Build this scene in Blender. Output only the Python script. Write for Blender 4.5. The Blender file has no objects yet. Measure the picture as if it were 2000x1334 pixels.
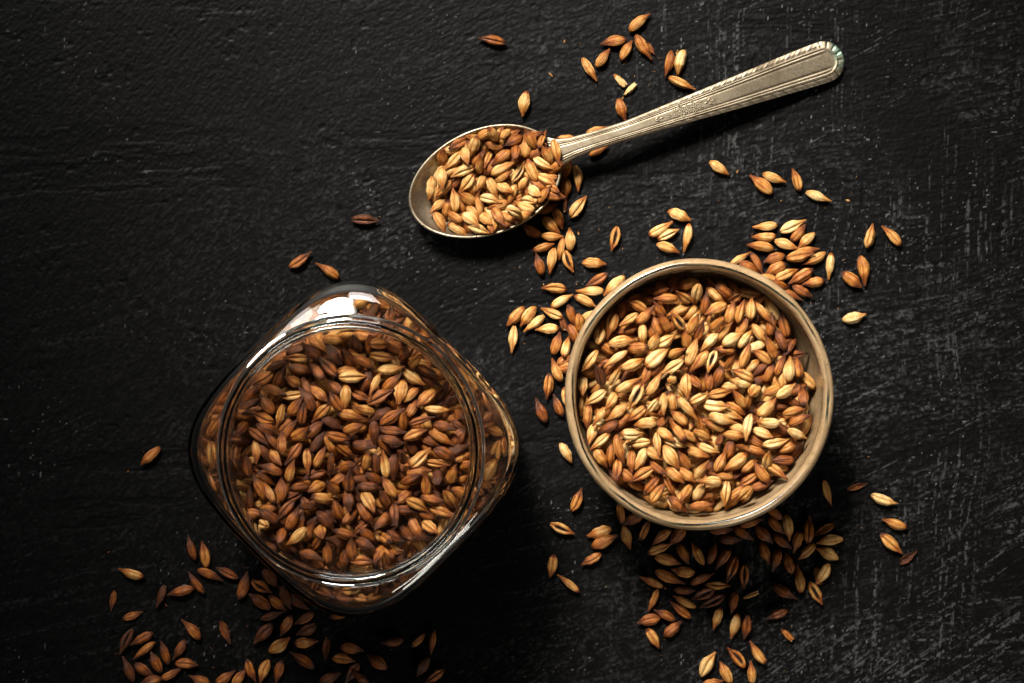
import bpy, bmesh, math, random
import numpy as np
from mathutils import Vector, Matrix

random.seed(11)
rng = np.random.default_rng(11)
MM = 0.001
scene = bpy.context.scene
col = scene.collection

# ------------------------------------------------------------------ camera
HCAM = 800.0                      # camera height above the table, mm
cam_data = bpy.data.cameras.new("camera")
cam = bpy.data.objects.new("camera", cam_data)
col.objects.link(cam)
cam.location = (0, 0, HCAM * MM)
cam.rotation_euler = (0, 0, 0)
cam_data.sensor_width = 36.0
cam_data.lens = 36.0 * HCAM / 340.0
cam_data.clip_start = 0.01
cam_data.clip_end = 20.0
scene.camera = cam

# ------------------------------------------------------------------ world and lamps
world = bpy.data.worlds.new("World")
scene.world = world
world.use_nodes = True
wbg = world.node_tree.nodes["Background"]
wbg.inputs[0].default_value = (1.0, 0.98, 0.94, 1)
wbg.inputs[1].default_value = 0.028


def area(name, loc, aim, sx, sy, watt, colour, spread):
    ld = bpy.data.lights.new(name, 'AREA')
    ld.shape = 'RECTANGLE'
    ld.size, ld.size_y = sx, sy
    ld.energy = watt
    ld.color = colour
    ld.spread = math.radians(spread)
    lo = bpy.data.objects.new(name, ld)
    col.objects.link(lo)
    lo.location = loc
    lo.rotation_euler = (Vector(aim) - Vector(loc)).to_track_quat('-Z', 'Y').to_euler()
    return lo


def spot(name, loc, aim, watt, colour, cone, radius):
    ld = bpy.data.lights.new(name, 'SPOT')
    ld.energy = watt
    ld.color = colour
    ld.spot_size = math.radians(cone)
    ld.spot_blend = 1.0
    ld.shadow_soft_size = radius
    lo = bpy.data.objects.new(name, ld)
    col.objects.link(lo)
    lo.location = loc
    lo.rotation_euler = (Vector(aim) - Vector(loc)).to_track_quat('-Z', 'Y').to_euler()
    return lo


# soft key from the top left, pooled on the bowl; two window panes beside it; a faint fill from the near side
spot("key_light", (-0.18, 0.60, 0.73), (0.060, 0.000, 0.0), 142.0, (1.0, 0.935, 0.85), 23.5, 0.13)
area("window_pane", (-0.46, 0.52, 0.60), (-0.02, 0.0, 0.0), 0.22, 0.30, 0.52, (1.0, 0.985, 0.96), 90)
area("window_pane", (-0.02, 0.72, 0.60), (0.02, 0.0, 0.0), 0.22, 0.30, 0.75, (1.0, 0.985, 0.96), 90)
area("fill_light", (0.30, -0.52, 0.30), (0.0, 0.0, 0.0), 0.24, 0.12, 0.50, (1.0, 0.97, 0.88), 120)

scene.view_settings.view_transform = 'Standard'
scene.view_settings.look = 'None'
scene.view_settings.exposure = 0.0
scene.view_settings.gamma = 1.0
scene.cycles.use_denoising = True
scene.cycles.max_bounces = 16
scene.cycles.transmission_bounces = 14
scene.cycles.transparent_max_bounces = 8
scene.cycles.glossy_bounces = 6
scene.cycles.diffuse_bounces = 4
scene.cycles.caustics_refractive = True
scene.cycles.caustics_reflective = True
scene.cycles.sample_clamp_indirect = 0.0
scene.cycles.blur_glossy = 0.3


# ------------------------------------------------------------------ helpers
def px2w(x, y, z):
    s = (HCAM - z) / HCAM / 5.882
    return (x - 1000) * s, (667 - y) * s


def tag(o, label=None, cat=None, group=None, kind=None):
    if label: o["label"] = label
    if cat: o["category"] = cat
    if group: o["group"] = group
    if kind: o["kind"] = kind
    return o


def empty(name, loc=(0, 0, 0)):
    o = bpy.data.objects.new(name, None)
    o.empty_display_size = 0.01
    col.objects.link(o)
    o.location = loc
    return o


def mesh_from(name, V, F, smooth=True):
    me = bpy.data.meshes.new(name)
    me.from_pydata([tuple(v) for v in V], [], F)
    if smooth:
        me.polygons.foreach_set("use_smooth", [True] * len(me.polygons))
    me.update()
    return me


def link(name, me, mat=None, parent=None):
    o = bpy.data.objects.new(name, me)
    col.objects.link(o)
    if mat and not me.materials: me.materials.append(mat)
    if parent: o.parent = parent
    return o


def set_attr(me, name, arr, typ='FLOAT_VECTOR'):
    a = me.attributes.new(name, typ, 'POINT')
    key = 'vector' if typ == 'FLOAT_VECTOR' else ('color' if 'COLOR' in typ else 'value')
    a.data.foreach_set(key, np.asarray(arr, dtype=np.float32).ravel())


class NT:
    """small node-tree writer"""
    def __init__(self, name):
        self.m = bpy.data.materials.new(name)
        self.m.use_nodes = True
        self.t = self.m.node_tree
        self.p = self.t.nodes["Principled BSDF"]
        self.out = self.t.nodes["Material Output"]

    def put(self, sock, v):
        if isinstance(v, bpy.types.NodeSocket):
            self.t.links.new(v, sock)
        else:
            sock.default_value = v

    def node(self, typ, outp=0, props=None, **ins):
        n = self.t.nodes.new(typ)
        for k, v in (props or {}).items(): setattr(n, k, v)
        for k, v in ins.items():
            kk = int(k[1:]) if k[0] == 'i' and k[1:].isdigit() else k.replace('_', ' ')
            self.put(n.inputs[kk], v)
        return n.outputs[outp]

    def math(self, op, a, b=0.0, c=0.0, clamp=False):
        n = self.t.nodes.new('ShaderNodeMath')
        n.operation = op; n.use_clamp = clamp
        self.put(n.inputs[0], a); self.put(n.inputs[1], b); self.put(n.inputs[2], c)
        return n.outputs[0]

    def ss(self, v, lo, hi, to0=0.0, to1=1.0):
        n = self.t.nodes.new('ShaderNodeMapRange')
        n.interpolation_type = 'SMOOTHSTEP'
        self.put(n.inputs[0], v)
        for i, x in zip((1, 2, 3, 4), (lo, hi, to0, to1)): self.put(n.inputs[i], x)
        return n.outputs[0]

    def xyz(self, x, y, z):
        return self.node('ShaderNodeCombineXYZ', 0, None, i0=x, i1=y, i2=z)

    def sep(self, v):
        n = self.t.nodes.new('ShaderNodeSeparateXYZ')
        self.put(n.inputs[0], v)
        return n.outputs

    def noise(self, v, scale=1.0, detail=2.0, rough=0.5, dist=0.0):
        return self.node('ShaderNodeTexNoise', 0, None, Vector=v, Scale=scale, Detail=detail, Roughness=rough, Distortion=dist)

    def mapping(self, v, rot=0.0, scale=(1, 1, 1), loc=(0, 0, 0)):
        v = self.node('ShaderNodeMapping', 0, None, Vector=v, Location=loc, Rotation=(0, 0, rot))
        return self.node('ShaderNodeMapping', 0, None, Vector=v, Scale=scale)

    def ramp(self, f, stops, interp='LINEAR'):
        n = self.t.nodes.new('ShaderNodeValToRGB')
        n.color_ramp.interpolation = interp
        e = n.color_ramp.elements
        while len(e) < len(stops): e.new(0.5)
        for el, (p, c) in zip(e, stops):
            el.position = p
            el.color = (*c, 1) if len(c) == 3 else c
        self.put(n.inputs[0], f)
        return n.outputs[0]

    def mix(self, f, a, b, blend='MIX'):
        n = self.t.nodes.new('ShaderNodeMix')
        n.data_type = 'RGBA'; n.blend_type = blend
        self.put(n.inputs[0], f)
        self.put(n.inputs[6], a if not isinstance(a, tuple) else (*a, 1)); self.put(n.inputs[7], b if not isinstance(b, tuple) else (*b, 1))
        return n.outputs[2]

    def bump(self, h, strength, dist, normal=None):
        n = self.t.nodes.new('ShaderNodeBump')
        self.put(n.inputs['Height'], h); self.put(n.inputs['Strength'], strength); self.put(n.inputs['Distance'], dist)
        if normal is not None: self.put(n.inputs['Normal'], normal)
        return n.outputs[0]

    def set(self, **kw):
        for k, v in kw.items(): self.put(self.p.inputs[k.replace('_', ' ')], v)
        return self.m


# ------------------------------------------------------------------ materials
def table_material():
    n = NT("blackened_board")
    at = n.t.nodes.new('ShaderNodeAttribute')
    at.attribute_name = 'wear_vignette'
    wear_vignette, scr, _ = n.sep(at.outputs['Vector'])        # paint rub with a painted-in left vignette, and scratches to the grey ground
    base = n.ramp(wear_vignette, [(0.0, (0.0012, 0.0012, 0.0012)), (0.3, (0.0030, 0.0030, 0.0030)), (0.65, (0.0105, 0.0104, 0.0102)), (1.0, (0.033, 0.0326, 0.0322))])
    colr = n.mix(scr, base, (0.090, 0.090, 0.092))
    return n.set(Base_Color=colr, Roughness=0.42, Specular_IOR_Level=0.10)


def grain_material(mass):
    n = NT("barley_husk_mass" if mass else "barley_husk")
    gp = n.node('ShaderNodeAttribute', 1, {'attribute_name': 'gp'})
    t, th, fl = n.sep(gp)
    if mass:
        tone, seed, _ = n.sep(n.node('ShaderNodeAttribute', 1, {'attribute_name': 'gc'}))
    else:
        oi = n.t.nodes.new('ShaderNodeObjectInfo')
        tone, seed, _ = n.sep(oi.outputs['Color'])
    s = n.math('MULTIPLY', seed, 97.0)
    streak = n.noise(n.xyz(n.math('ADD', n.math('MULTIPLY', t, 1.8), s), n.math('MULTIPLY', th, 15.0), s), 1.0, 3, 0.65, 0.3)
    patch = n.noise(n.xyz(n.math('ADD', n.math('MULTIPLY', t, 3.2), s), n.math('MULTIPLY', th, 2.2), n.math('MULTIPLY', seed, 41)), 1.0, 2, 0.5)
    fleck = n.noise(n.xyz(n.math('ADD', n.math('MULTIPLY', t, 16), s), n.math('MULTIPLY', th, 9), s), 1.0, 2, 0.6)
    v = n.math('ADD', tone, n.math('MULTIPLY', n.math('SUBTRACT', streak, 0.5), 0.80))
    v = n.math('ADD', v, n.math('MULTIPLY', n.math('SUBTRACT', patch, 0.5), 0.62))
    v = n.math('ADD', v, n.math('ADD', n.math('MULTIPLY', n.ss(t, 0.48, 0.98), 0.36), n.math('MULTIPLY', n.ss(t, 0.22, 0.0), 0.14)))
    v = n.math('ADD', v, n.math('MULTIPLY', n.ss(fleck, 0.66, 0.76), 0.16))
    nl = n.ss(n.math('COSINE', n.math('MULTIPLY', th, 5 * math.pi)), -0.55, -0.95)
    v = n.math('ADD', v, n.math('MULTIPLY', nl, n.math('MULTIPLY', streak, 0.30)))
    bp = n.math('MULTIPLY', n.ss(t, 0.16, 0.03), n.ss(n.math('FRACT', n.math('MULTIPLY', seed, 7.31)), 0.62, 0.7))
    v = n.math('ADD', v, n.math('MULTIPLY', bp, 0.45))
    c = n.ramp(v, [(0.0, (0.66, 0.465, 0.215)), (0.22, (0.52, 0.305, 0.102)), (0.42, (0.40, 0.172, 0.036)), (0.60, (0.28, 0.085, 0.013)),
                   (0.80, (0.155, 0.039, 0.006)), (1.0, (0.060, 0.017, 0.005))])
    c = n.mix(n.ss(fl, 0.2, 0.9), c, (0.035, 0.015, 0.009))
    c = n.mix(n.ss(fl, -0.2, -0.9), c, (0.72, 0.60, 0.42))
    nb = n.bump(n.math('ADD', streak, n.math('MULTIPLY', fleck, 0.3)), 0.9, 0.00055)
    return n.set(Base_Color=c, Roughness=n.ss(patch, 0.3, 0.7, 0.34, 0.54), Specular_IOR_Level=0.32, Normal=nb)


def glass_material():
    n = NT("jar_glass")
    pos = n.node('ShaderNodeTexCoord', 3)
    w = n.noise(pos, 55.0, 2, 0.5)
    n.set(Base_Color=(0.985, 0.995, 0.98, 1), Roughness=0.0, IOR=1.5, Transmission_Weight=1.0, Normal=n.bump(w, 0.16, 0.0015))
    va = n.t.nodes.new('ShaderNodeVolumeAbsorption')
    va.inputs['Color'].default_value = (0.55, 0.78, 0.42, 1)
    va.inputs['Density'].default_value = 7.0
    n.t.links.new(va.outputs[0], n.out.inputs['Volume'])
    return n.m


def ceramic_material(rim):
    n = NT("glazed_rim" if rim else "glazed_stoneware")
    pos = n.node('ShaderNodeTexCoord', 3)
    big = n.noise(pos, 60.0, 4, 0.6)
    fine = n.noise(pos, 420.0, 3, 0.6)
    spk = n.noise(pos, 900.0, 2, 0.5)
    c = n.ramp(n.math('ADD', n.math('MULTIPLY', big, 0.55), n.math('MULTIPLY', fine, 0.45)),
               [(0.3, (0.18, 0.114, 0.054)), (0.5, (0.275, 0.185, 0.098)), (0.72, (0.37, 0.265, 0.152))])
    c = n.mix(n.math('MULTIPLY', n.ss(spk, 0.68, 0.74), 0.7), c, (0.05, 0.032, 0.018))
    if rim:
        rp = n.node('ShaderNodeAttribute', 1, {'attribute_name': 'rp'})
        u, ang, _ = n.sep(rp)      # u: 0 outer foot of the bead, 1 inner foot
        rag = n.noise(pos, 420.0, 4, 0.7)
        wob = n.noise(pos, 28.0, 2, 0.5)
        ctr = n.math('ADD', 0.55, n.math('MULTIPLY', n.math('SUBTRACT', wob, 0.5), 0.60))
        d = n.math('ABSOLUTE', n.math('SUBTRACT', u, ctr))
        band = n.math('ADD', n.math('MULTIPLY', n.ss(d, 0.085, 0.0), 0.95), n.math('MULTIPLY', n.math('SUBTRACT', rag, 0.5), 1.5))
        reach = n.ss(n.noise(pos, 30.0, 2), 0.34, 0.50)
        line = n.math('MULTIPLY', n.ss(band, 0.22, 0.55), n.math('ADD', n.math('MULTIPLY', reach, 0.85), 0.15))
        green = n.mix(n.ss(n.noise(pos, 130, 2), 0.45, 0.6), (0.020, 0.015, 0.010), (0.026, 0.030, 0.018))
        c = n.mix(line, c, green)
        c = n.mix(n.math('MULTIPLY', n.ss(u, 0.30, 0.0), n.ss(rag, 0.45, 0.62)), c, (0.24, 0.105, 0.032))
    b = n.bump(n.math('ADD', n.math('MULTIPLY', big, 0.8), n.math('MULTIPLY', fine, 0.12)), 0.25, 0.0016)
    return n.set(Base_Color=c, Roughness=n.ss(fine, 0.3, 0.7, 0.10, 0.22), Specular_IOR_Level=0.5, Coat_Weight=0.25, Coat_Roughness=0.06, Normal=b)


def metal_material(relief):
    n = NT("engraved_old_silver" if relief else "old_silver")
    pos = n.node('ShaderNodeTexCoord', 3)
    a = n.noise(pos, 110.0, 5, 0.65)
    f = n.noise(pos, 900.0, 3, 0.6)
    sc = n.noise(n.mapping(pos, 0.3, (60, 1400, 200)), 1.0, 2, 0.6)
    c = n.ramp(n.math('ADD', n.math('MULTIPLY', a, 0.8), n.math('MULTIPLY', f, 0.2)),
               [(0.30, (0.12, 0.094, 0.060)), (0.48, (0.26, 0.215, 0.150)), (0.70, (0.40, 0.345, 0.255))])
    if relief:
        rp = n.node('ShaderNodeAttribute', 1, {'attribute_name': 'rp'})
        dirt, sv, vv = n.sep(rp)
        dm = n.math('MULTIPLY', n.ss(n.math('ADD', dirt, n.math('MULTIPLY', n.math('SUBTRACT', f, 0.5), 0.9)), 0.25, 0.9), 0.85)
        c = n.mix(dm, c, (0.075, 0.055, 0.036))
        c = n.mix(n.math('MULTIPLY', n.ss(sv, 0.955, 0.985), n.ss(a, 0.38, 0.58)), c, (0.20, 0.30, 0.22))
    rough = n.math('ADD', n.ss(a, 0.3, 0.7, 0.56, 0.42), n.math('MULTIPLY', n.ss(sc, 0.5, 0.75), 0.08))
    return n.set(Base_Color=c, Metallic=1.0, Roughness=rough, Normal=n.bump(n.math('ADD', n.math('MULTIPLY', f, 0.5), sc), 0.10, 0.0003))


M_TABLE = table_material()
M_GRAIN = grain_material(False)
M_MASS = grain_material(True)
M_GLASS = glass_material()
M_BOWL = ceramic_material(False)
M_RIM = ceramic_material(True)
M_SILVER = metal_material(False)
M_ENGR = metal_material(True)

# ------------------------------------------------------------------ the table
_TAB = np.random.default_rng(77).random((8, 256, 256)).astype(np.float32)


def vnoise(x, y, seed, octv=1, gain=0.5):
    """value noise of 0..1 on arrays, lattice spacing 1"""
    tot = 0.0; amp = 1.0; nrm = 0.0
    for o in range(octv):
        T = _TAB[(seed + o) % 8]
        xs = x * (2.0 ** o) + seed * 17.3 + o * 5.1; ys = y * (2.0 ** o) + seed * 9.7 + o * 3.3
        xi = np.floor(xs).astype(np.int32); yi = np.floor(ys).astype(np.int32)
        fx = (xs - xi).astype(np.float32); fy = (ys - yi).astype(np.float32)
        fx = fx * fx * (3 - 2 * fx); fy = fy * fy * (3 - 2 * fy)
        x0 = xi & 255; x1 = (xi + 1) & 255; y0 = yi & 255; y1 = (yi + 1) & 255
        v = (T[y0, x0] * (1 - fx) + T[y0, x1] * fx) * (1 - fy) + (T[y1, x0] * (1 - fx) + T[y1, x1] * fx) * fy
        tot = tot + amp * v; nrm += amp; amp *= gain
    return tot / nrm


def sstep(v, a, b_):
    t = np.clip((v - a) / (b_ - a), 0, 1)
    return t * t * (3 - 2 * t)


def along(x, y, deg, su, sv, seed, octv=2, gain=0.6):
    c, s = math.cos(math.radians(deg)), math.sin(math.radians(deg))
    return vnoise((x * c + y * s) / su, (-x * s + y * c) / sv, seed, octv, gain)


gx = np.r_[np.linspace(-600, -185, 60)[:-1], np.arange(-185, 185.01, 0.36), np.linspace(185, 600, 60)[1:]]
gy = np.r_[np.linspace(-450, -127, 50)[:-1], np.arange(-127, 127.01, 0.36), np.linspace(127, 450, 50)[1:]]
TX, TY = np.meshgrid(gx, gy)
wx = TX + 7 * (vnoise(TX / 40, TY / 40, 1, 2) - .5); wy = TY + 7 * (vnoise(TX / 40, TY / 40, 2, 2) - .5)
rgt = sstep(TX + 90 * (vnoise(TX / 60, TY / 60, 3, 2) - .5), 15, 95)
low = sstep(0.55 * TX - TY + 80 * (vnoise(TX / 45, TY / 45, 4, 2) - .5), 112, 160)
gran = vnoise(wx / 0.75, wy / 0.75, 5, 2, 0.7)
st1 = along(wx, wy, 24, 2.6, 0.62, 6, 2); st2 = along(wx, wy, 11, 3.4, 0.62, 7, 2); st3 = along(wx, wy, 55, 2.2, 0.62, 0, 2)
lft = sstep(-TX + 60 * (vnoise(TX / 50, TY / 50, 6, 2) - .5), 30, 100)
stroke = (st1 * (1 - lft) + st3 * lft) * (1 - rgt) + st2 * rgt
skin = 0.52 * gran + 0.48 * stroke
worn_vignette = sstep(along(wx, wy, 6, 60, 26, 2, 4, 0.6), 0.25, 0.66) * (0.25 + 0.75 * sstep(TX + 60 * (vnoise(TX / 35, TY / 35, 6, 3) - .5), -150, -30))  # second factor paints light falloff into the colour, darker towards the left
fur = along(wx, wy, 3, 46, 6.5, 3, 5, 0.66)
furrow = sstep(fur, 0.57, 0.67) * sstep(along(TX, TY, 0, 60, 22, 4, 2), 0.42, 0.6)
pit = sstep(vnoise(wx / 3.2, wy / 3.2, 1, 2), 0.70, 0.80) * sstep(vnoise(wx / 16, wy / 16, 7, 2), 0.5, 0.66)
brk = vnoise(TX / 0.9, TY / 0.9, 3, 2, 0.7)
brkm = sstep(brk, 0.46, 0.66)
patch = sstep(vnoise(TX / 42, TY / 42, 0, 3, 0.6), 0.40, 0.60)
vs = along(wx, TY, -3, 1.0, 45, 4, 3, 0.8)
vsc = sstep(vs, 0.55, 0.74) * brkm * rgt * patch
hs = along(wx, wy, 10, 42, 1.0, 1, 3, 0.75)
hsc = sstep(hs, 0.60, 0.74) * brkm * sstep(vnoise(TX / 40, TY / 40, 5, 3, 0.6), 0.44, 0.62) * (0.3 + 0.7 * rgt)
ds = along(TX, wy, 36, 24, 1.0, 2, 3, 0.75)
dsc = sstep(ds, 0.58, 0.72) * sstep(brk, 0.42, 0.60) * low
rs = along(TX, TY, 27, 30, 1.0, 6, 2, 0.7)
rsc = sstep(rs, 0.78, 0.88) * brkm * 0.4 * (0.25 + 0.75 * rgt)
speck = sstep(vnoise(TX / 0.8, TY / 0.8, 6), 0.93, 0.97) * sstep(vnoise(TX / 30, TY / 30, 1, 2), 0.45, 0.65)
scr = np.clip(np.maximum.reduce([vsc * 0.42, hsc * 0.36, dsc * 0.45, rsc, speck]), 0, 1)
wear_vignette = np.clip(sstep(skin, 0.34, 0.80) * (0.30 + 0.70 * worn_vignette) * (1 - 0.9 * furrow) * (1 - 0.8 * pit), 0, 1)
TZ = 0.24 * (skin - 0.9) + 0.04 * scr - 0.08 * furrow - 0.12 * pit + 0.10 * (worn_vignette - 1)
TZ = np.minimum(TZ, 0.0)
nx_, ny_ = len(gx), len(gy)
me = bpy.data.meshes.new("tabletop")
nv = nx_ * ny_
co = np.stack([TX, TY, TZ], axis=-1).reshape(-1, 3) * MM
ii = (np.arange(ny_ - 1)[:, None] * nx_ + np.arange(nx_ - 1)[None]).ravel()
quads = np.stack([ii, ii + 1, ii + nx_ + 1, ii + nx_], axis=1)
me.vertices.add(nv); me.vertices.foreach_set("co", co.astype(np.float32).ravel())
me.loops.add(len(quads) * 4); me.loops.foreach_set("vertex_index", quads.astype(np.int32).ravel())
me.polygons.add(len(quads)); me.polygons.foreach_set("loop_start", np.arange(0, len(quads) * 4, 4, dtype=np.int32))
me.update(calc_edges=True)
me.polygons.foreach_set("use_smooth", np.ones(len(quads), dtype=bool))
set_attr(me, 'wear_vignette', np.stack([wear_vignette, scr, 0 * wear_vignette], axis=-1).reshape(-1, 3))
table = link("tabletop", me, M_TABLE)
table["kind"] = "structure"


# ------------------------------------------------------------------ lathe helper
def lathe(name, prof, nseg, radius_fn=None, closed_ends=True, attr=False):
    """prof: list of (r, z) in mm (or (flat, z, n) with radius_fn)"""
    V = []; F = []; A = []
    rings = []
    for k, p in enumerate(prof):
        if p[0] < 1e-6:
            rings.append([len(V)])
            V.append((0, 0, p[1] * MM)); A.append((k / (len(prof) - 1), 0, 0))
            continue
        ids = []
        for i in range(nseg):
            th = 2 * math.pi * i / nseg
            r = radius_fn(th, p) if radius_fn else p[0]
            ids.append(len(V))
            V.append((r * math.cos(th) * MM, r * math.sin(th) * MM, p[1] * MM)); A.append((k / (len(prof) - 1), i / nseg, 0))
        rings.append(ids)
    for a, b in zip(rings[:-1], rings[1:]):
        if len(a) == 1 and len(b) > 1:
            for i in range(nseg): F.append((a[0], b[(i + 1) % nseg], b[i]))
        elif len(b) == 1:
            for i in range(nseg): F.append((a[i], a[(i + 1) % nseg], b[0]))
        else:
            for i in range(nseg):
                j = (i + 1) % nseg
                F.append((a[i], a[j], b[j], b[i]))
    me = mesh_from(name, V, F)
    if attr: set_attr(me, 'rp', A)
    return me


def refine(prof, m=4):
    """Catmull-Rom subdivision of a profile"""
    P = [np.array(p, float) for p in prof]
    out = []
    for i in range(len(P) - 1):
        p0 = P[max(i - 1, 0)]; p1 = P[i]; p2 = P[i + 1]; p3 = P[min(i + 2, len(P) - 1)]
        for k in range(m):
            t = k / m
            q = 0.5 * ((2 * p1) + (-p0 + p2) * t + (2 * p0 - 5 * p1 + 4 * p2 - p3) * t * t + (-p0 + 3 * p1 - 3 * p2 + p3) * t ** 3)
            q[0] = max(q[0], 0.0)
            out.append(tuple(q))
    out.append(tuple(P[-1]))
    return out


# ------------------------------------------------------------------ stoneware bowl
BC = px2w(1366, 771, 42)
bowl = empty("stoneware_bowl", (BC[0] * MM, BC[1] * MM, 0))
tag(bowl, "round tan glazed stoneware bowl with dark speckled rim, full of pale barley", "bowl")


def bowl_r(th, p):
    k = min(1.0, p[1] / 40.0)
    return p[0] * (1 + k * (0.006 * math.cos(2 * th + 2.6) + 0.003 * math.cos(3 * th + 1.0) + 0.0014 * math.cos(7 * th)))


outer = [(25.0, 3.6), (27.5, 6.0), (32.0, 10.5), (36.8, 18), (40.0, 27), (41.5, 34), (41.9, 38.2), (41.4, 40.0)]
inner = [(39.9, 40.0), (39.5, 38.0), (39.0, 34), (37.8, 28), (35.0, 20), (30.2, 12), (22, 7), (10, 5.6)]
prof = refine(outer, 4) + refine(inner, 4) + [(0.0, 5.5)]
link("bowl_wall", lathe("bowl_wall", prof, 144, bowl_r), M_BOWL, bowl)
rimp = [(41.75, 37.4), (42.45, 38.9), (42.65, 40.6), (42.2, 42.2), (41.4, 43.05), (40.5, 43.15), (39.8, 42.5), (39.35, 41.4), (39.2, 40.0), (39.3, 38.3)]
link("rim", lathe("rim", refine(rimp, 4), 192, bowl_r, attr=True), M_RIM, bowl)
foot = [(20.5, 3.7), (20.8, 0.8), (21.6, 0.1), (24.2, 0.1), (25.0, 0.8), (25.3, 3.7)]
link("foot_ring", lathe("foot_ring", refine(foot, 3), 96), M_BOWL, bowl)
link("bowl_base", lathe("bowl_base", [(0.0, 2.2), (20.7, 2.2), (25.1, 3.65)], 96), M_BOWL, bowl)

# ------------------------------------------------------------------ glass jar
JC = px2w(682, 883, 84)
jar_rot = math.radians(0)


def jar_r(th, p):
    t = th - math.pi / 4 - jar_rot
    n = p[2]
    r = p[0] / ((abs(math.cos(t)) ** n + abs(math.sin(t)) ** n) ** (1 / n))
    return r


def nz(z):
    return float(np.interp(z, [0, 65, 68, 70.5, 72.6], [3.5, 3.5, 3.2, 2.6, 2.0]))


jo = [(0.0, 1.4), (20, 1.2), (28, 0.5), (32, 0.05), (36.0, 0.5), (39.6, 2.6), (42.0, 6.5), (43.2, 12), (43.6, 25), (43.7, 42), (43.7, 55), (43.7, 61.5), (43.6, 65.0), (43.3, 67.8),
      (42.5, 69.8), (41.0, 71.1), (39.5, 72.0), (38.4, 72.8), (38.2, 73.9), (39.5, 74.8), (40.35, 76.0), (40.3, 77.2), (39.2, 78.3), (38.3, 79.2), (38.1, 81.0), (38.25, 83.0), (38.7, 84.4), (38.5, 85.8), (37.7, 86.6),
      (36.8, 86.5), (36.15, 85.7)]
ji = [(36.0, 84.0), (35.9, 80), (35.9, 75.5), (36.0, 73), (36.7, 71.0), (38.6, 69.8), (40.6, 68.6), (41.6, 66.4), (41.95, 62), (41.95, 50), (41.95, 25), (41.3, 13), (39.2, 8.2), (36.5, 5.6), (31, 4.7), (20, 4.4), (0.0, 4.4)]
jp = []
for (r, z) in refine(jo + ji, 4):
    jp.append((0.0 if r < 0.05 else r, z, nz(z)))
# the profile touches the axis only at its two ends
jp[0] = (0.0, 1.4, 3.5); jp[-1] = (0.0, 4.4, 3.5)
jar = link("glass_jar", lathe("glass_jar", jp, 176, jar_r), M_GLASS)
jar.location = (JC[0] * MM, JC[1] * MM, 0.0)
jar.scale = (1.0, 1.015, 1.0)
tag(jar, "clear square-shouldered glass jar with open round mouth, full of dark roasted barley", "jar")

# ------------------------------------------------------------------ spoon
SPC = np.array([-8.93, 52.2]); SA, SB, SANG = 25.0, 16.7, math.radians(21.0)
SRIM, SDEP = 9.5, 8.0
spoon = empty("metal_spoon", (SPC[0] * MM, SPC[1] * MM, 0))
tag(spoon, "old tarnished silver spoon with engraved handle, heaped with pale barley grains", "spoon")


def spoon_pt(q, ph, off):
    """q radial 0..1, ph angle (0 = towards the handle)"""
    u = q * math.cos(ph) * SA
    w = SB * (1 + 0.05 * math.cos(ph))
    v = q * math.sin(ph) * w
    z = SRIM - SDEP * max(0.0, 1 - q * q) ** 0.75
    # side rims stand a little higher than the tip
    z += 1.0 * q * q * abs(math.sin(ph)) - 0.4 * q * q * (math.cos(ph) < 0) * abs(math.cos(ph)) + off
    ca, sa = math.cos(SANG), math.sin(SANG)
    return Vector(((u * ca - v * sa) * MM, (u * sa + v * ca) * MM, z * MM))


V = []; F = []
NR, NS = 26, 112
qs = [math.sin(math.pi / 2 * (k / NR)) for k in range(NR + 1)]
for side in (0, 1):
    base = len(V)
    for k in range(NR + 1):
        q = qs[k]
        for i in range(NS):
            ph = 2 * math.pi * i / NS
            if side == 0:
                V.append(spoon_pt(q, ph, 0.0))
            else:
                sc = 1 + 0.045 * q
                p = spoon_pt(q, ph, -1.05 + 0.75 * q ** 6)
                V.append(Vector((p.x * sc, p.y * sc, max(p.z, 0.00025))))
    for k in range(NR):
        for i in range(NS):
            j = (i + 1) % NS
            a, b, c, d = base + k * NS + i, base + k * NS + j, base + (k + 1) * NS + j, base + (k + 1) * NS + i
            if k == 0:
                F.append((a, c, d) if side == 0 else (a, d, c))
            else:
                F.append((a, b, c, d) if side == 0 else (a, d, c, b))
t0 = NR * NS; t1 = (NR + 1) * NS + NR * NS
# rounded lip between the two shells
lip = len(V)
for i in range(NS):
    m = (V[t0 + i] + V[t1 + i]) / 2
    V.append(Vector((m.x * 1.012, m.y * 1.012, max(V[t0 + i].z, V[t1 + i].z) + 0.00012)))
for i in range(NS):
    j = (i + 1) % NS
    F.append((t0 + i, t0 + j, lip + j, lip + i)); F.append((lip + i, lip + j, t1 + j, t1 + i))
me = mesh_from("spoon_bowl", V, F)
bm = bmesh.new(); bm.from_mesh(me); bmesh.ops.remove_doubles(bm, verts=bm.verts, dist=1e-6); bmesh.ops.recalc_face_normals(bm, faces=bm.faces); bm.to_mesh(me); bm.free()
link("spoon_bowl", me, M_SILVER, spoon)

# handle: centre line from the neck to the end, heights in mm
ctrl = [(1078, 302, 9.3), (1104, 293, 10.2), (1160, 274.5, 11.3), (1230, 252.5, 11.2), (1320, 221.5, 9.8), (1410, 190.5, 7.8), (1480, 166, 5.8), (1545, 143, 4.0), (1610, 120.5, 2.6), (1647, 107.5, 2.0)]
cw = []
for (x, y, z) in ctrl:
    X, Y = px2w(x, y, z); cw.append((X, Y, z))
line = [np.array(p) for p in refine([(p[0] + 1000, p[1], p[2]) for p in cw], 12)]
line = np.array(line); line[:, 0] -= 1000
seg = np.r_[0, np.cumsum(np.linalg.norm(np.diff(line, axis=0), axis=1))]
HL = seg[-1]


def cpos(s):
    d = s * HL
    return np.array([np.interp(d, seg, line[:, k]) for k in range(3)])


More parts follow.
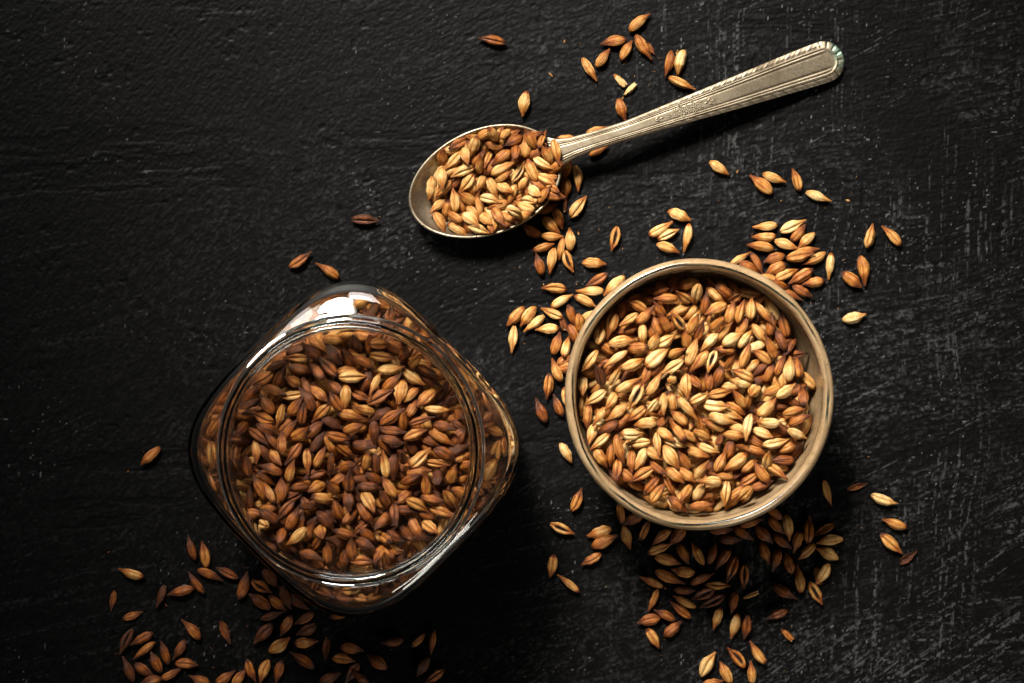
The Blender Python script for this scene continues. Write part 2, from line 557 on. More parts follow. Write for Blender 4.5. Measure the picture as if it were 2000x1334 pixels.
def hwid(s):
    w = float(np.interp(s, [0, .03, .07, .14, .25, .40, .55, .70, .82, .90, .935, 1.0], [6.2, 4.3, 3.4, 3.0, 3.05, 3.9, 4.85, 5.75, 6.45, 6.85, 6.9, 6.9]))
    e = (1 - s) * HL
    if e < 7.2:
        w *= math.sqrt(max(0.0, 1 - ((7.2 - e) / 7.2) ** 2.1))
    return max(w, 0.02)


def bead(v, c, w):
    return math.exp(-((v - c) / w) ** 2)


def relief(s, v):
    """height (mm) and dirt for the engraved face"""
    a = abs(v)
    wid = hwid(s)
    crown = 0.75 * (1 - a ** 4)
    h = crown; dirt = 0.0
    k = min(1.0, max(0.0, (s - 0.10) / 0.2))
    endf = min(1.0, max(0.0, (0.955 - s) / 0.03))
    b1 = 0.66 - 0.03 * k; b2 = 0.49
    h += (0.30 * bead(a, b1, 0.055) + 0.24 * bead(a, b2, 0.05) * (0.4 + 0.6 * k)) * endf
    g = bead(a, (b1 + b2) / 2, 0.045) + bead(a, b1 + 0.10, 0.04) + 0.8 * bead(a, b2 - 0.09, 0.05)
    h -= 0.16 * g * endf; dirt += 0.9 * g * endf
    if a < b2 - 0.05: h += 0.05 * (1 - k)
    # leaf edging
    if s > 0.22:
        lf = min(1.0, (s - 0.22) / 0.25)
        x = s * HL / 3.9 - (a - 0.7) * 2.1
        fr = x - math.floor(x)
        edge = min(1.0, max(0.0, (a - b1 - 0.05) / 0.06)) * endf
        rib = math.exp(-((fr - 0.5) / 0.13) ** 2)
        h += edge * lf * (0.13 * rib - 0.05) * (1 - 0.5 * a ** 6)
        dirt += edge * lf * 0.75 * math.exp(-((fr - 0.16) / 0.14) ** 2)
    # shell flutes round the end
    if endf < 1:
        e = (1 - s) * HL
        yy = v * wid; ang = math.atan2(yy, 7.0 - e)
        x = ang / 0.42 + 0.5
        fr = abs(x - math.floor(x) - 0.5)
        rr = math.hypot(yy, 7.0 - e)
        m = (1 - endf) * min(1.0, max(0.0, (rr - 4.3) / 0.8))
        h += m * (0.20 - 0.36 * math.exp(-((0.5 - fr) / 0.12) ** 2)); dirt += m * 0.8 * math.exp(-((0.5 - fr) / 0.10) ** 2)
        ring = math.exp(-((rr - 4.3) / 0.35) ** 2) * (1 - endf)
        h += 0.25 * ring
    # worn pits in the flat panel near the end
    if a < 0.42 and s > 0.5: dirt += 0.5 * min(1, (s - 0.5) / 0.15)
    return h, dirt


V = []; F = []; A = []
NSH, NV = 420, 56
for k in range(NSH + 1):
    s = k / NSH
    c = cpos(s); c2 = cpos(min(1, s + 0.004)); c1 = cpos(max(0, s - 0.004))
    tg = c2 - c1; tg /= np.linalg.norm(tg)
    side = np.array([-tg[1], tg[0], 0]); side /= np.linalg.norm(side)
    up = np.cross(tg, side); up = up if up[2] > 0 else -up
    w = hwid(s); thick = float(np.interp(s, [0, .1, .3, .6, 1], [0.9, 1.5, 1.3, 0.9, 0.75]))
    for i in range(NV + 1):
        v = -1 + 2 * i / NV
        h, d = relief(s, v)
        h *= min(1.0, w / 2.0)
        p = c + side * v * w + up * h
        V.append(p); A.append((d, s, v))
    for i in range(NV + 1):
        v = 1 - 2 * i / NV
        p = c + side * v * w * 0.985 - up * (thick * math.sqrt(max(0.0, 1 - 0.9 * v * v)) + 0.12)
        V.append(p); A.append((0, s, v))
R = 2 * (NV + 1)
for k in range(NSH):
    for i in range(R):
        j = (i + 1) % R
        F.append((k * R + i, k * R + j, (k + 1) * R + j, (k + 1) * R + i))
F.append(tuple(range(R - 1, -1, -1))); F.append(tuple(NSH * R + i for i in range(R)))
V = [((p[0] - SPC[0]) * MM, (p[1] - SPC[1]) * MM, p[2] * MM) for p in V]
me = mesh_from("handle", V, F)
set_attr(me, 'rp', A)
bm = bmesh.new(); bm.from_mesh(me); bmesh.ops.recalc_face_normals(bm, faces=bm.faces); bm.to_mesh(me); bm.free()
handle = link("handle", me, M_ENGR, spoon)

# raised flower spray in the middle of the handle, a sub-part of the handle
bm = bmesh.new()
rr = random.Random(5)


def on_handle(s, v):
    c = cpos(s); c2 = cpos(min(1, s + 0.004)); c1 = cpos(max(0, s - 0.004))
    tg = c2 - c1; tg /= np.linalg.norm(tg)
    side = np.array([-tg[1], tg[0], 0]); side /= np.linalg.norm(side)
    up = np.cross(tg, side); up = up if up[2] > 0 else -up
    h, _ = relief(s, v)
    return c + side * v * hwid(s) + up * (h - 0.05), tg, side, up


def blob(s, v, rx, ry, rz, turn=0.0):
    p, tg, side, up = on_handle(s, v)
    x = tg * math.cos(turn) + side * math.sin(turn); y = -tg * math.sin(turn) + side * math.cos(turn)
    r = bmesh.ops.create_icosphere(bm, subdivisions=2, radius=1.0)
    for vt in r['verts']:
        q = p + x * vt.co.x * rx + y * vt.co.y * ry + up * vt.co.z * rz
        vt.co = Vector(((q[0] - SPC[0]) * MM, (q[1] - SPC[1]) * MM, q[2] * MM))


for k in range(6):
    s0 = 0.395 + 0.021 * k
    for v0 in ((-0.2, 0.2) if k % 2 else (0.0, 0.36, -0.36)):
        if k in (0, 5) and abs(v0) > 0.3: continue
        blob(s0, v0, 0.34, 0.34, 0.34)
        for q in range(5):
            an = q * 2 * math.pi / 5 + k
            blob(s0 + 0.0062 * math.cos(an), v0 + 0.14 * math.sin(an), 0.40, 0.24, 0.27, an)
for (s0, v0, tn) in ((0.368, 0.0, 0), (0.352, 0.1, .5), (0.352, -0.1, -.5), (0.520, 0.0, 0), (0.532, 0.16, .6), (0.532, -0.16, -.6), (0.545, 0.0, 0)):
    blob(s0, v0, 1.0, 0.34, 0.30, tn)
for k in range(5): blob(0.552 + 0.005 * k, 0.05 * math.sin(k * 1.3), 0.2, 0.2, 0.16)
me = bpy.data.meshes.new("flower_relief"); bm.to_mesh(me); bm.free()
me.polygons.foreach_set("use_smooth", [True] * len(me.polygons))
fr_ = link("flower_relief", me, M_SILVER, handle)
fr_["kind"] = "stuff"


# ------------------------------------------------------------------ barley grains
def grain_mesh(name, ns, nr, kind, seed):
    """unit length along +x from the blunt end (-0.5) to the beak (+0.5); y and z in mm.
    dorsal side +z, crease -z.  kind: n whole, o split open, f broken"""
    r = random.Random(seed)
    tk = [0, .03, .09, .2, .33, .45, .58, .70, .80, .89, .95, 1.0]
    wk = [.27, .40, .60, .86, .98, 1.0, .93, .76, .54, .34, .24, .20]
    j = [1 + r.uniform(-.09, .09) for _ in tk]
    bend = r.uniform(-.38, .38); arch = r.uniform(.05, .32)
    nerve = r.uniform(.05, .12); cre = r.uniform(.22, .48); skew = r.uniform(-.18, .18)
    ext = r.choice((0, 0, .03, .07)); shr = r.choice((0, 0, 0, .10))
    dent = [(r.uniform(.15, .8), r.uniform(-2.0, 2.0), r.uniform(.04, .10) + shr) for _ in range(3)]
    V = []; A = []; F = []; rings = []
    tmax = 1.0 if kind != 'f' else 0.56
    for k in range(ns):
        t = tmax * k / (ns - 1)
        t = t ** 0.92 if k else 0.0
        w = np.interp(t, tk, [a * b for a, b in zip(wk, j)])
        ids = []
        for i in range(nr):
            th = -math.pi + 2 * math.pi * i / nr - 0.55 * math.sin(2 * math.pi * i / nr)
            at = abs(th)
            m = 1 + nerve * math.cos(5 * th) * math.sin(math.pi * min(1, t * 1.05))
            body = min(1.0, t / .12) * min(1.0, max(0.0, (0.97 - t) / .15))
            m -= cre * body * math.exp(-((at - math.pi) / .20) ** 2)
            m += .07 * body * math.exp(-((at - 2.25) / .20) ** 2) - .05 * body * math.exp(-((at - 1.9) / .12) ** 2)
            for (dt, dth, dd) in dent: m -= dd * math.exp(-((t - dt) / .09) ** 2 - ((th - dth) / .5) ** 2)
            fl = 0.0
            if kind == 'o':
                open_ = math.exp(-((t - .45) / .30) ** 4) * math.exp(-((at - math.pi) / .42) ** 4)
                m -= .5 * open_; fl = open_ * 1.3
                m += .10 * math.exp(-((at - 2.3) / .2) ** 2) * body
            y = 1.79 * w * math.sin(th + skew * math.sin(math.pi * t)) * m
            z = 1.64 * w * math.cos(th) * m + arch * math.sin(math.pi * t) - arch * .5
            y += bend * (math.sin(math.pi * t) - .5)
            x = t - .5 + ext * max(0.0, (t - .82) / .18)
            if k == ns - 1: x += r.uniform(-.05, .045) if kind != 'f' else r.uniform(-.07, .07)
            if k == 0: x += r.uniform(-.03, .02)
            ids.append(len(V)); V.append((x, y, z)); A.append((t, th / math.pi, fl))
        rings.append(ids)
    for a, b in zip(rings[:-1], rings[1:]):
        for i in range(nr):
            q = (i + 1) % nr
            F.append((a[i], b[i], b[q], a[q]))
    # sunken ends
    for ids, sgn, fl, pull, ins in ((rings[0], 1, .55, .035, .55), (rings[-1], -1, (.8 if kind != 'f' else -1.0), (.05 if kind != 'f' else -.03), .6)):
        c = np.mean([V[i] for i in ids], axis=0)
        inn = []
        for i in ids:
            p = c + (np.array(V[i]) - c) * ins; p[0] = c[0] + sgn * pull + (r.uniform(-.05, .05) if (kind == 'f' and sgn < 0) else 0)
            inn.append(len(V)); V.append(tuple(p)); A.append((A[i][0], A[i][1], fl))
        ci = len(V); V.append((c[0] + sgn * pull * 1.2, c[1], c[2])); A.append((A[ids[0]][0], 0, fl))
        n_ = len(ids)
        for i in range(n_):
            q = (i + 1) % n_
            if sgn > 0:
                F.append((ids[i], ids[q], inn[q], inn[i])); F.append((inn[i], inn[q], ci))
            else:
                F.append((ids[q], ids[i], inn[i], inn[q])); F.append((inn[q], inn[i], ci))
    me = mesh_from(name, V, F)
    set_attr(me, 'gp', A)
    return me, np.array(V), F, np.array(A)


def husk_mesh(name, seed):
    """an empty curled husk flake: a thin two-sided trough with a ragged rim"""
    r = random.Random(seed)
    ns, nr = 12, 9
    V = []; A = []; F = []
    curl = r.uniform(1.2, 1.9); tw = r.uniform(-.5, .5)
    rag = [r.uniform(.72, 1.08) for _ in range(ns)]; rag2 = [r.uniform(.72, 1.08) for _ in range(ns)]
    for side in (0, 1):
        for k in range(ns):
            t = k / (ns - 1)
            w = np.interp(t, [0, .1, .3, .55, .8, 1], [.25, .6, .95, .9, .5, .14])
            for i in range(nr):
                f = -1 + 2 * i / (nr - 1)
                th = f * curl * (rag[k] if f < 0 else rag2[k]) + tw * (t - .5)
                rad = 1.0 - side * .10
                y = 2.1 * w * math.sin(th) * rad; z = -1.5 * w * math.cos(th) * rad + .9 + .35 * math.sin(math.pi * t)
                V.append((t - .5 + .03 * math.sin(9 * f + seed) * (k in (0, ns - 1)), y, z)); A.append((t, f * .9, 0.35 if side else 0.0))
    n0 = ns * nr
    for side in (0, 1):
        for k in range(ns - 1):
            for i in range(nr - 1):
                a = side * n0 + k * nr + i
                q = (a, a + nr, a + nr + 1, a + 1)
                F.append(q if side == 0 else q[::-1])
    for k in range(ns - 1):
        for i in (0, nr - 1):
            a = k * nr + i
            q = (a, n0 + a, n0 + a + nr, a + nr)
            F.append(q if i else q[::-1])
    for i in range(nr - 1):
        for k in (0, ns - 1):
            a = k * nr + i
            q = (a, a + 1, n0 + a + 1, n0 + a)
            F.append(q if k else q[::-1])
    me = mesh_from(name, V, F)
    set_attr(me, 'gp', A)
    return me


WHOLE = [grain_mesh("barley_grain", 16, 24, 'n', 100 + i)[0] for i in range(18)]
SPLIT = [grain_mesh("split_barley_grain", 16, 24, 'o', 200 + i)[0] for i in range(6)]
BROKEN = [grain_mesh("broken_barley_grain", 11, 18, 'f', 300 + i)[0] for i in range(3)]
HUSK = [husk_mesh("barley_husk", 400 + i) for i in range(4)]
for me in WHOLE + SPLIT + BROKEN + HUSK: me.materials.append(M_GRAIN)
LOW = [grain_mesh("low", 10, 12, 'n', 500 + i)[1:] for i in range(5)]

# one row a grain: where (t table, d table by the jar, b bowl, j jar, s spoon) form (n back up, c crease up, o split, h husk, f broken)
# tone 1 pale .. 9 dark, layer; x y z in 0.05 mm, yaw, pitch in degrees, length in 0.1 mm
DATA = """bn60 1025 357 655 -120 35 76
bn40 1114 362 672 -165 -8 76
bn60 929 320 692 -164 -15 76
bc41 1089 280 711 145 46 76
bc31 1174 302 712 -95 -45 82
bn51 976 273 727 -179 12 77
bn60 841 280 641 156 -24 76
bc51 795 228 723 151 16 76
bn60 704 210 687 63 -6 76
bc41 633 112 716 -106 -5 85
bc31 739 138 732 -147 23 76
bn51 843 166 715 44 -2 76
bn50 937 197 697 120 24 76
bn51 968 118 716 118 28 76
bn30 1055 194 669 -157 5 77
bn30 1127 178 635 -139 6 76
bo41 1051 129 708 129 28 76
bn41 1149 112 738 65 23 76
bc31 558 54 713 78 -15 76
bn50 718 67 673 -169 -8 76
bn20 831 45 698 -88 -2 76
bn60 892 82 635 91 -5 76
bn50 917 104 670 114 -3 76
bn31 901 1 724 65 29 76
bc21 976 7 717 30 25 76
bn31 700 -1 714 9 -11 88
bn51 790 -43 708 -175 -20 79
bn50 597 -40 676 148 10 76
bn21 656 -112 704 -145 -3 91
bc21 921 -98 711 39 -4 98
bn31 1143 -66 708 70 3 96
bn41 1043 -72 711 29 45 76
bn40 1111 15 679 94 29 82
bn31 768 -143 711 22 -15 86
bc31 492 -126 730 -128 -4 84
bn50 524 -170 679 28 7 79
bc81 554 -212 737 112 33 83
bc31 656 -217 724 60 30 76
bc21 1018 -162 711 -148 -6 80
bn31 736 -276 714 28 -2 89
bn31 903 -271 696 57 5 86
bn21 1016 -244 684 -157 67 76
bo21 785 -347 726 -117 -11 95
bn21 450 -280 679 -91 33 76
bc31 1108 -283 707 -87 9 78
bc21 531 -358 678 -146 -12 80
bn60 927 -163 671 51 6 82
bn50 854 -214 685 -112 10 82
bn61 1158 -247 715 130 -48 82
bn40 1165 -138 677 -119 9 76
bn60 1229 243 687 83 6 76
bn30 1294 291 682 -41 -4 76
bn60 1360 313 690 -35 -14 82
bh51 1413 282 721 33 3 54
bn41 1294 207 712 -155 19 82
bc41 1450 192 716 73 4 77
bn31 1518 209 709 86 -9 76
bn40 1388 180 710 74 3 76
bn51 1291 106 744 -136 -35 82
bn40 1597 179 710 -54 7 82
bn60 1533 119 647 50 24 76
bn60 1645 104 682 84 -1 76
bn41 1354 68 705 53 10 78
bn40 1467 91 679 60 9 82
bn21 1399 16 722 30 -6 78
bn21 1483 20 709 51 -21 79
bc71 1191 69 720 70 25 76
bn21 1253 -3 707 -134 -1 79
bn30 1576 46 697 -52 1 82
bn10 1562 -28 675 23 2 82
bn51 1639 -36 742 115 11 86
bn70 1706 16 677 115 -13 82
bn70 1766 -44 657 -126 23 82
bn50 1352 -52 684 176 0 76
bc41 1480 -88 723 70 -3 85
bo40 1591 -96 691 144 4 76
bn41 1191 -124 741 -130 8 81
bo21 1265 -126 722 -112 20 76
bn51 1380 -131 736 59 50 76
bn30 1526 -154 677 36 -7 82
bn70 1573 -182 674 -139 -5 76
bn50 1639 -193 676 66 0 76
bn60 1705 -151 704 66 -7 76
bn21 1759 -177 707 86 9 82
bn50 1818 -165 674 97 -16 76
bc40 1465 -209 717 156 0 76
bn21 1455 -258 700 169 11 77
bn70 1579 -244 655 -145 31 82
bn40 1675 -241 637 111 -13 82
bn30 1715 -253 678 -83 -1 82
bn60 1308 -229 720 -108 -10 76
bn60 1249 -244 707 93 -8 76
bc31 1536 -316 704 -137 52 76
bn41 1643 -312 733 -157 32 76
bn21 1736 -312 743 37 15 76
bn60 1815 -310 635 -145 2 76
bn61 1844 -346 726 93 -35 76
bn30 1375 -285 685 179 -5 76
bn41 1444 -364 698 128 19 80
bc30 454 -406 635 -102 1 76
bc31 629 -378 712 -123 40 76
bn41 558 -471 727 -127 14 76
bn31 663 -453 703 -142 3 84
bc40 795 -458 689 -141 -3 76
bc21 890 -412 737 -125 -32 79
bn31 962 -399 714 -92 22 76
bn30 1024 -400 637 -81 -13 82
bn31 1107 -420 709 -49 4 96
bn40 1062 -485 666 139 -12 76
bn50 697 -515 685 -133 5 76
bn31 844 -521 709 -172 -21 76
bh61 938 -516 692 -140 3 66
bn70 606 -549 696 -150 -14 82
bn40 481 -479 674 -94 6 82
bn31 506 -587 695 -107 32 76
bc31 559 -634 705 -140 6 80
bc11 759 -587 717 1 -33 89
bc21 802 -646 685 -174 -6 79
bc31 924 -646 715 -84 25 76
bn31 974 -589 722 -37 43 82
bn41 1052 -568 757 124 -41 91
bc21 1036 -645 720 -16 11 76
bn40 1142 -609 693 -31 -19 82
bn40 565 -739 687 -56 0 76
bn50 629 -730 684 -92 -4 76
bn51 683 -688 709 -75 2 97
bc51 668 -813 724 -97 30 76
bn40 762 -766 669 -90 14 79
bn21 816 -746 711 -115 18 80
bc30 898 -715 681 -29 19 82
bc51 822 -845 723 -149 2 87
bn31 1010 -735 713 -59 4 87
bn61 926 -806 742 -39 32 76
bn51 1092 -755 709 123 18 76
bn41 1037 -851 716 -40 13 76
bc61 1004 -926 715 -59 -4 77
bo60 879 -924 702 -130 -7 76
bc41 924 -959 718 54 6 76
bn41 1102 -962 738 -127 42 83
bn40 1111 -851 697 -39 7 76
bn60 932 -873 668 90 16 82
bn60 1060 -1039 717 -39 0 82
bn50 727 -857 683 -37 19 82
bn50 806 -916 642 -26 -23 82
bc31 1191 -359 713 27 -9 76
bc41 1318 -330 708 10 -15 76
bc21 1295 -407 704 -7 21 91
bn31 1619 -418 716 44 9 81
bh80 1566 -400 649 23 14 53
bn70 1716 -409 660 0 -4 82
bn70 1796 -391 681 -30 0 82
bn41 1789 -441 725 15 23 76
bn61 1823 -495 719 25 12 76
bh50 1712 -479 634 -39 -34 54
bn21 1333 -491 719 -18 -19 91
bc30 1396 -465 684 -21 1 76
bn40 1425 -432 675 -32 1 76
bc11 1494 -544 735 -102 20 91
bn21 1625 -513 737 176 -31 80
bn21 1593 -583 714 -23 20 76
bn30 1424 -549 670 162 -7 82
bn11 1804 -586 743 -25 -30 76
bn40 1285 -537 683 158 3 82
bn40 1417 -597 690 -7 -3 76
bn50 1684 -586 668 -20 -8 76
bn70 1721 -560 686 -29 -2 82
bn41 1212 -597 713 -26 -25 76
bc21 1675 -643 712 12 -3 86
bn40 1757 -673 688 22 0 76
bn60 1557 -642 676 -28 2 82
bc21 1241 -680 719 -21 -5 76
bh71 1322 -613 696 61 -26 55
bn60 1385 -679 670 73 -2 82
bh60 1470 -679 664 -17 -13 51
bn50 1551 -697 686 -18 2 82
bn41 1322 -759 733 61 -13 76
bn31 1418 -767 714 -146 9 91
bn40 1517 -788 675 35 -28 76
bc31 1620 -751 723 84 39 76
bn51 1580 -829 721 125 -2 81
bn60 1721 -758 672 -176 12 82
bc41 1679 -823 718 -36 32 82
bn31 1198 -815 743 55 23 76
bn70 1256 -797 685 92 -11 82
bn31 1256 -885 769 177 14 78
bn40 1330 -852 720 169 6 82
bf80 1421 -861 669 -150 19 42
bc50 1497 -885 678 -147 0 76
bn20 1191 -949 709 59 20 82
bn40 1267 -966 680 -149 8 76
bc31 1355 -962 715 -96 9 85
bn40 1418 -975 683 -142 -9 82
bc41 1472 -963 758 -134 -36 76
bn51 1203 -1040 723 6 1 77
bn60 1591 -912 681 20 -7 76
bc40 1179 -709 719 -20 4 82
bn6x 890 174 606 24 -10 81
bn3x 1073 -997 640 53 -2 83
bc3x 1610 -816 606 156 -9 81
bn6x 1440 -503 608 -170 0 90
bc2x 1408 -4 612 -92 16 84
bc3x 1874 -238 609 134 3 93
bn2x 1127 -381 609 26 2 92
bc3x 1291 323 609 119 5 93
bn5x 559 -606 607 13 0 84
bn3x 1665 -475 608 -106 11 80
bn4x 927 -45 607 29 5 85
bn4x 1139 47 609 -79 5 94
bn2x 838 -226 609 122 7 91
bn2x 912 -734 606 -57 6 81
bc3x 1557 -66 608 21 4 90
bn4x 781 18 608 -16 -9 93
bn2x 1659 208 609 120 6 94
bc6x 850 -864 608 -175 5 90
bn6x 1480 -853 609 -93 -8 92
bc4x 756 257 616 -158 -23 92
bc5x 967 -90 607 60 4 85
bc5x 940 -368 607 38 9 81
bn2x 1288 221 607 103 -8 90
bn6x 1145 -183 611 -1 16 82
bn2x 1049 -156 608 54 6 85
bn6x 677 -202 609 32 -11 94
bn6x 1586 -137 606 165 -7 88
bn5x 1221 -1042 614 151 18 87
bc2x 689 -601 610 -152 -13 93
bn6x 1031 135 607 75 -3 84
bc6x 1647 -86 609 11 -10 94
bc6x 1251 -665 609 118 5 93
bn5x 1219 -278 626 -102 -15 85
bn3x 1404 -101 609 76 -15 85
bn4x 1612 134 606 171 -6 82
bn4x 1482 -188 608 -90 -5 93
bc6x 1553 -605 607 157 8 83
bn3x 1118 -311 606 -28 -10 80
bn4x 982 320 609 -45 -5 92
bn3x 1298 -631 608 100 -10 88
bc4x 903 -601 608 -94 -6 89
bn4x 1411 325 610 116 -13 90
bn4x 703 -138 634 41 -3 81
bc3x 1695 -801 606 167 -10 81
bn4x 767 90 607 -147 -7 87
bc5x 996 -892 606 -10 6 81
bn2x 1424 -176 608 65 6 87
bn4x 1068 -847 612 -78 -17 90
bn5x 1291 -794 607 -139 3 89
bc2x 1504 -946 608 68 -10 89
bc5x 1014 -729 607 6 -12 81
bc4x 836 74 613 -115 18 83
bn6x 1408 -277 608 52 4 93
bn3x 734 -409 607 -18 -12 82
bn3x 1188 -721 638 24 -4 88
bn5x 1252 -75 606 30 -9 81
bn6x 1119 305 609 131 -6 93
bn2x 776 -467 612 -32 -23 82
bc2x 1154 -1066 608 -9 -12 86
bc2x 1626 -672 608 -17 6 88
bc3x 1509 -1 608 -104 5 90
bc4x 1409 216 618 38 -25 93
bn4x 1336 -954 609 -137 9 90
bn4x 1039 -533 609 135 12 85
bn6x 1076 -761 606 -168 -7 81
bn5x 1509 -368 608 -96 -3 90
bn2x 1607 -524 611 -105 10 94
bc3x 1327 -489 612 -3 -23 80
bn2x 1348 -1016 609 50 4 91
bn2x 893 -143 608 -58 -15 82
bn6x 833 -790 608 146 -11 86
bc6x 1326 64 607 -71 -10 87
bc4x 1252 -993 608 -53 -10 89
bc3x 1237 -909 649 -2 3 94
bn6x 1133 -618 607 88 -2 90
bn2x 539 -83 607 176 -11 86
bn2x 696 159 608 -13 -11 90
bn3x 562 -38 608 -17 -11 86
bc3x 1715 -198 606 137 -7 86
bc3x 1337 -540 606 -11 -3 85
bc3x 859 -404 631 165 -4 87
bn3x 652 107 605 123 1 84
bn5x 618 -478 607 -72 -16 83
bc4x 1100 -645 647 160 -13 82
bc5x 738 198 608 165 5 86
bn6x 1535 -821 606 121 -9 84
bn6x 1664 -627 608 143 -2 92
bn2x 852 -38 609 41 -11 92
bc5x 1464 29 607 78 -4 85
bc4x 1174 -680 607 -111 -10 89
bn6x 1354 -411 609 -152 5 93
bn5x 1557 241 608 -139 -13 85
bn2x 1000 -815 608 -56 5 88
bn6x 1423 -808 607 104 5 86
bc6x 1548 -500 607 102 -1 89
bc6x 1738 110 609 102 -5 93
bc2x 1283 -271 643 80 9 82
bn2x 1591 -337 609 -111 -11 94
bn5x 1254 -217 607 139 2 89
bc4x 1326 -151 608 144 -11 91
bc2x 578 -664 608 -136 -11 89
bn6x 637 -155 609 51 -10 92
bn3x 1220 -798 607 36 6 85
bc2x 1345 167 608 -85 4 90
bc6x 1760 -669 607 -98 -11 84
bn4x 1268 119 644 110 2 87
bn2x 1297 -907 607 -158 2 90
bc2x 1715 -125 608 1 9 83
bn6x 756 -258 606 178 -10 81
bc5x 1734 -309 609 -153 -12 91
bn6x 952 252 628 87 7 91
bn6x 892 311 609 162 10 89
bn3x 1096 -576 632 -142 -15 84
bn4x 478 -143 614 -121 -21 89
bn3x 1244 -339 606 57 -10 81
bn2x 1827 -384 608 -119 5 89
bn3x 1680 -731 611 28 13 88
bn2x 1415 -455 606 0 -3 89
bn2x 1167 145 626 64 -17 86
bc4x 648 28 607 119 -11 83
bn6x 1175 -258 611 81 -17 90
bn6x 1589 49 611 -12 -18 86
bc5x 1787 -185 608 102 -10 90
bn3x 578 -285 607 -152 5 85
bn2x 1654 76 606 -19 -6 81
bn5x 1317 -15 614 4 18 88
bn5x 1421 -592 608 -11 7 89
bn4x 735 -305 613 -175 -18 93
bc2x 1323 -74 612 -146 11 92
bc3x 954 -675 606 -97 -12 81
bn6x 1162 345 607 130 -7 91
bn5x 547 -426 607 119 -12 84
bc4x 1063 47 616 22 19 90
bn3x 830 -326 614 21 -16 85
bc6x 694 -791 607 -168 5 84
bc3x 690 -483 612 26 -20 87
bc4x 594 98 617 77 21 87
bc5x 1331 -829 641 112 6 90
bn4x 1488 -714 609 43 -14 89
bc4x 1518 307 608 -10 5 90
bn2x 1598 180 627 -16 3 85
bn5x 1614 -4 608 -172 -8 90
bn3x 1657 -364 618 29 23 85
bn4x 1811 -583 608 -101 6 88
bc4x 1226 125 606 31 -5 86
bc2x 1864 -442 608 79 2 88
bn3x 1216 -141 606 -9 6 80
bn4x 743 -360 607 -14 -10 87
bn2x 637 -309 607 -131 -8 83
bn6x 1811 -702 607 51 6 85
bc3x 1532 -234 606 100 6 81
bc4x 878 226 608 8 -11 89
bc2x 731 -686 608 70 -8 92
bc6x 1799 -83 607 7 6 85
bc4x 1233 245 606 72 5 82
bn2x 518 -264 608 -147 -10 89
bn3x 1461 -652 605 38 -7 82
bn3x 1191 -760 608 29 3 92
bc3x 1362 -634 606 -50 -12 82
bn5x 1176 -465 607 109 7 85
bn6x 1074 -668 608 127 -11 87
bn5x 1601 -894 606 35 1 82
bn2x 890 -930 615 -73 -25 84
bc4x 1178 -561 607 -61 -12 84
bn4x 999 194 608 -131 -9 90
bn5x 1392 109 609 -111 -9 94
bc6x 1187 -855 633 27 -3 85
bc6x 1477 213 608 58 -9 91
bc6x 1491 -544 616 -150 -27 82
bn5x 610 -744 608 -14 -3 88
bn4x 962 66 607 -68 5 86
bc4x 1749 -575 607 -131 -13 84
bc2x 1477 134 607 -139 4 92
bn4x 898 -340 609 33 6 90
bn4x 1353 -211 645 -31 -11 82
bn5x 1598 -428 611 12 -19 84
bn4x 656 -669 608 30 1 92
bn3x 1419 -1006 609 -129 5 94
bn4x 1077 267 607 -56 2 89
bn5x 1240 -554 609 -74 -12 92
bn2x 919 -1017 609 160 -10 94
bn5x 755 -846 607 70 4 90
bn3x 1873 -542 616 54 -24 89
bn5x 711 -79 606 -30 -8 83
bn4x 592 2 609 -24 -14 85
bc4x 1117 -483 607 76 4 89
bn2x 1235 -451 609 -44 -11 93
bn2x 1101 -236 608 132 10 84
bc3x 1007 -640 608 115 -12 86
bn4x 1238 16 607 -162 -12 80
bn4x 869 -452 608 -12 -5 90
bc6x 1240 -873 608 -163 -14 86
bc2x 1331 -294 608 46 5 91
bc5x 1121 -855 607 -74 -11 83
bc3x 1449 -316 607 -142 0 89
bc5x 1759 -472 609 -39 10 89
bc2x 1047 -320 608 -40 -10 86
bn3x 832 -134 605 119 -7 83
bc2x 1021 -1030 606 139 3 86
bn3x 636 -406 608 -30 3 90
bn2x 1069 -952 606 -145 -8 83
bn5x 1712 -18 606 25 2 81
bn5x 716 -534 608 29 6 86
bn2x 881 -505 607 7 -3 83
bc3x 1685 -542 608 -153 -10 91
bc6x 1313 -373 609 19 6 91
bc6x 563 -142 608 -155 -8 93
bn6x 668 -857 610 139 -14 92
bc2x 519 -507 608 176 -6 89
bc6x 1321 -210 606 -36 -11 83
bn4x 814 -586 608 -31 6 92
bn2x 1233 71 608 34 -10 90
bn5x 1184 -62 608 38 4 90
bn2x 1572 -718 610 119 -2 90
bn2x 1360 304 608 -61 -10 92
bn6x 752 -199 611 -136 15 84
bn2x 1176 -962 607 -91 -8 89
bc4x 983 -951 608 -157 -11 87
bn6x 970 -416 608 71 -12 85
bc3x 1421 -903 618 -54 8 85
bn3x 518 -204 606 7 -2 82
bc3x 957 -554 607 -104 -4 87
bc5x 1369 -790 607 78 6 85
bc5x 929 -817 607 145 -8 86
bn3x 837 -733 609 -31 5 92
bc2x 957 -203 608 -135 -9 90
bn4x 605 -550 612 12 14 90
bn4x 731 -24 609 131 4 94
bn4x 1113 -997 606 -115 -9 83
bn5x 724 118 633 22 -8 87
jn30 -1010 38 1397 -179 -18 76
jn41 -1075 6 1416 -10 -22 76
jc40 -1163 -28 1412 -39 -3 82
jn71 -1212 -58 1458 135 24 76
jn70 -1289 -50 1400 18 -7 82
jn71 -1082 -75 1448 125 -6 76
jn61 -988 -102 1459 122 28 76
jc41 -1300 -100 1446 179 -4 76
jn50 -1380 -93 1380 28 -12 82
jn70 -1425 -147 1421 -158 -13 76
jn61 -1181 -174 1479 133 -28 81
jc61 -1109 -153 1469 136 -13 81
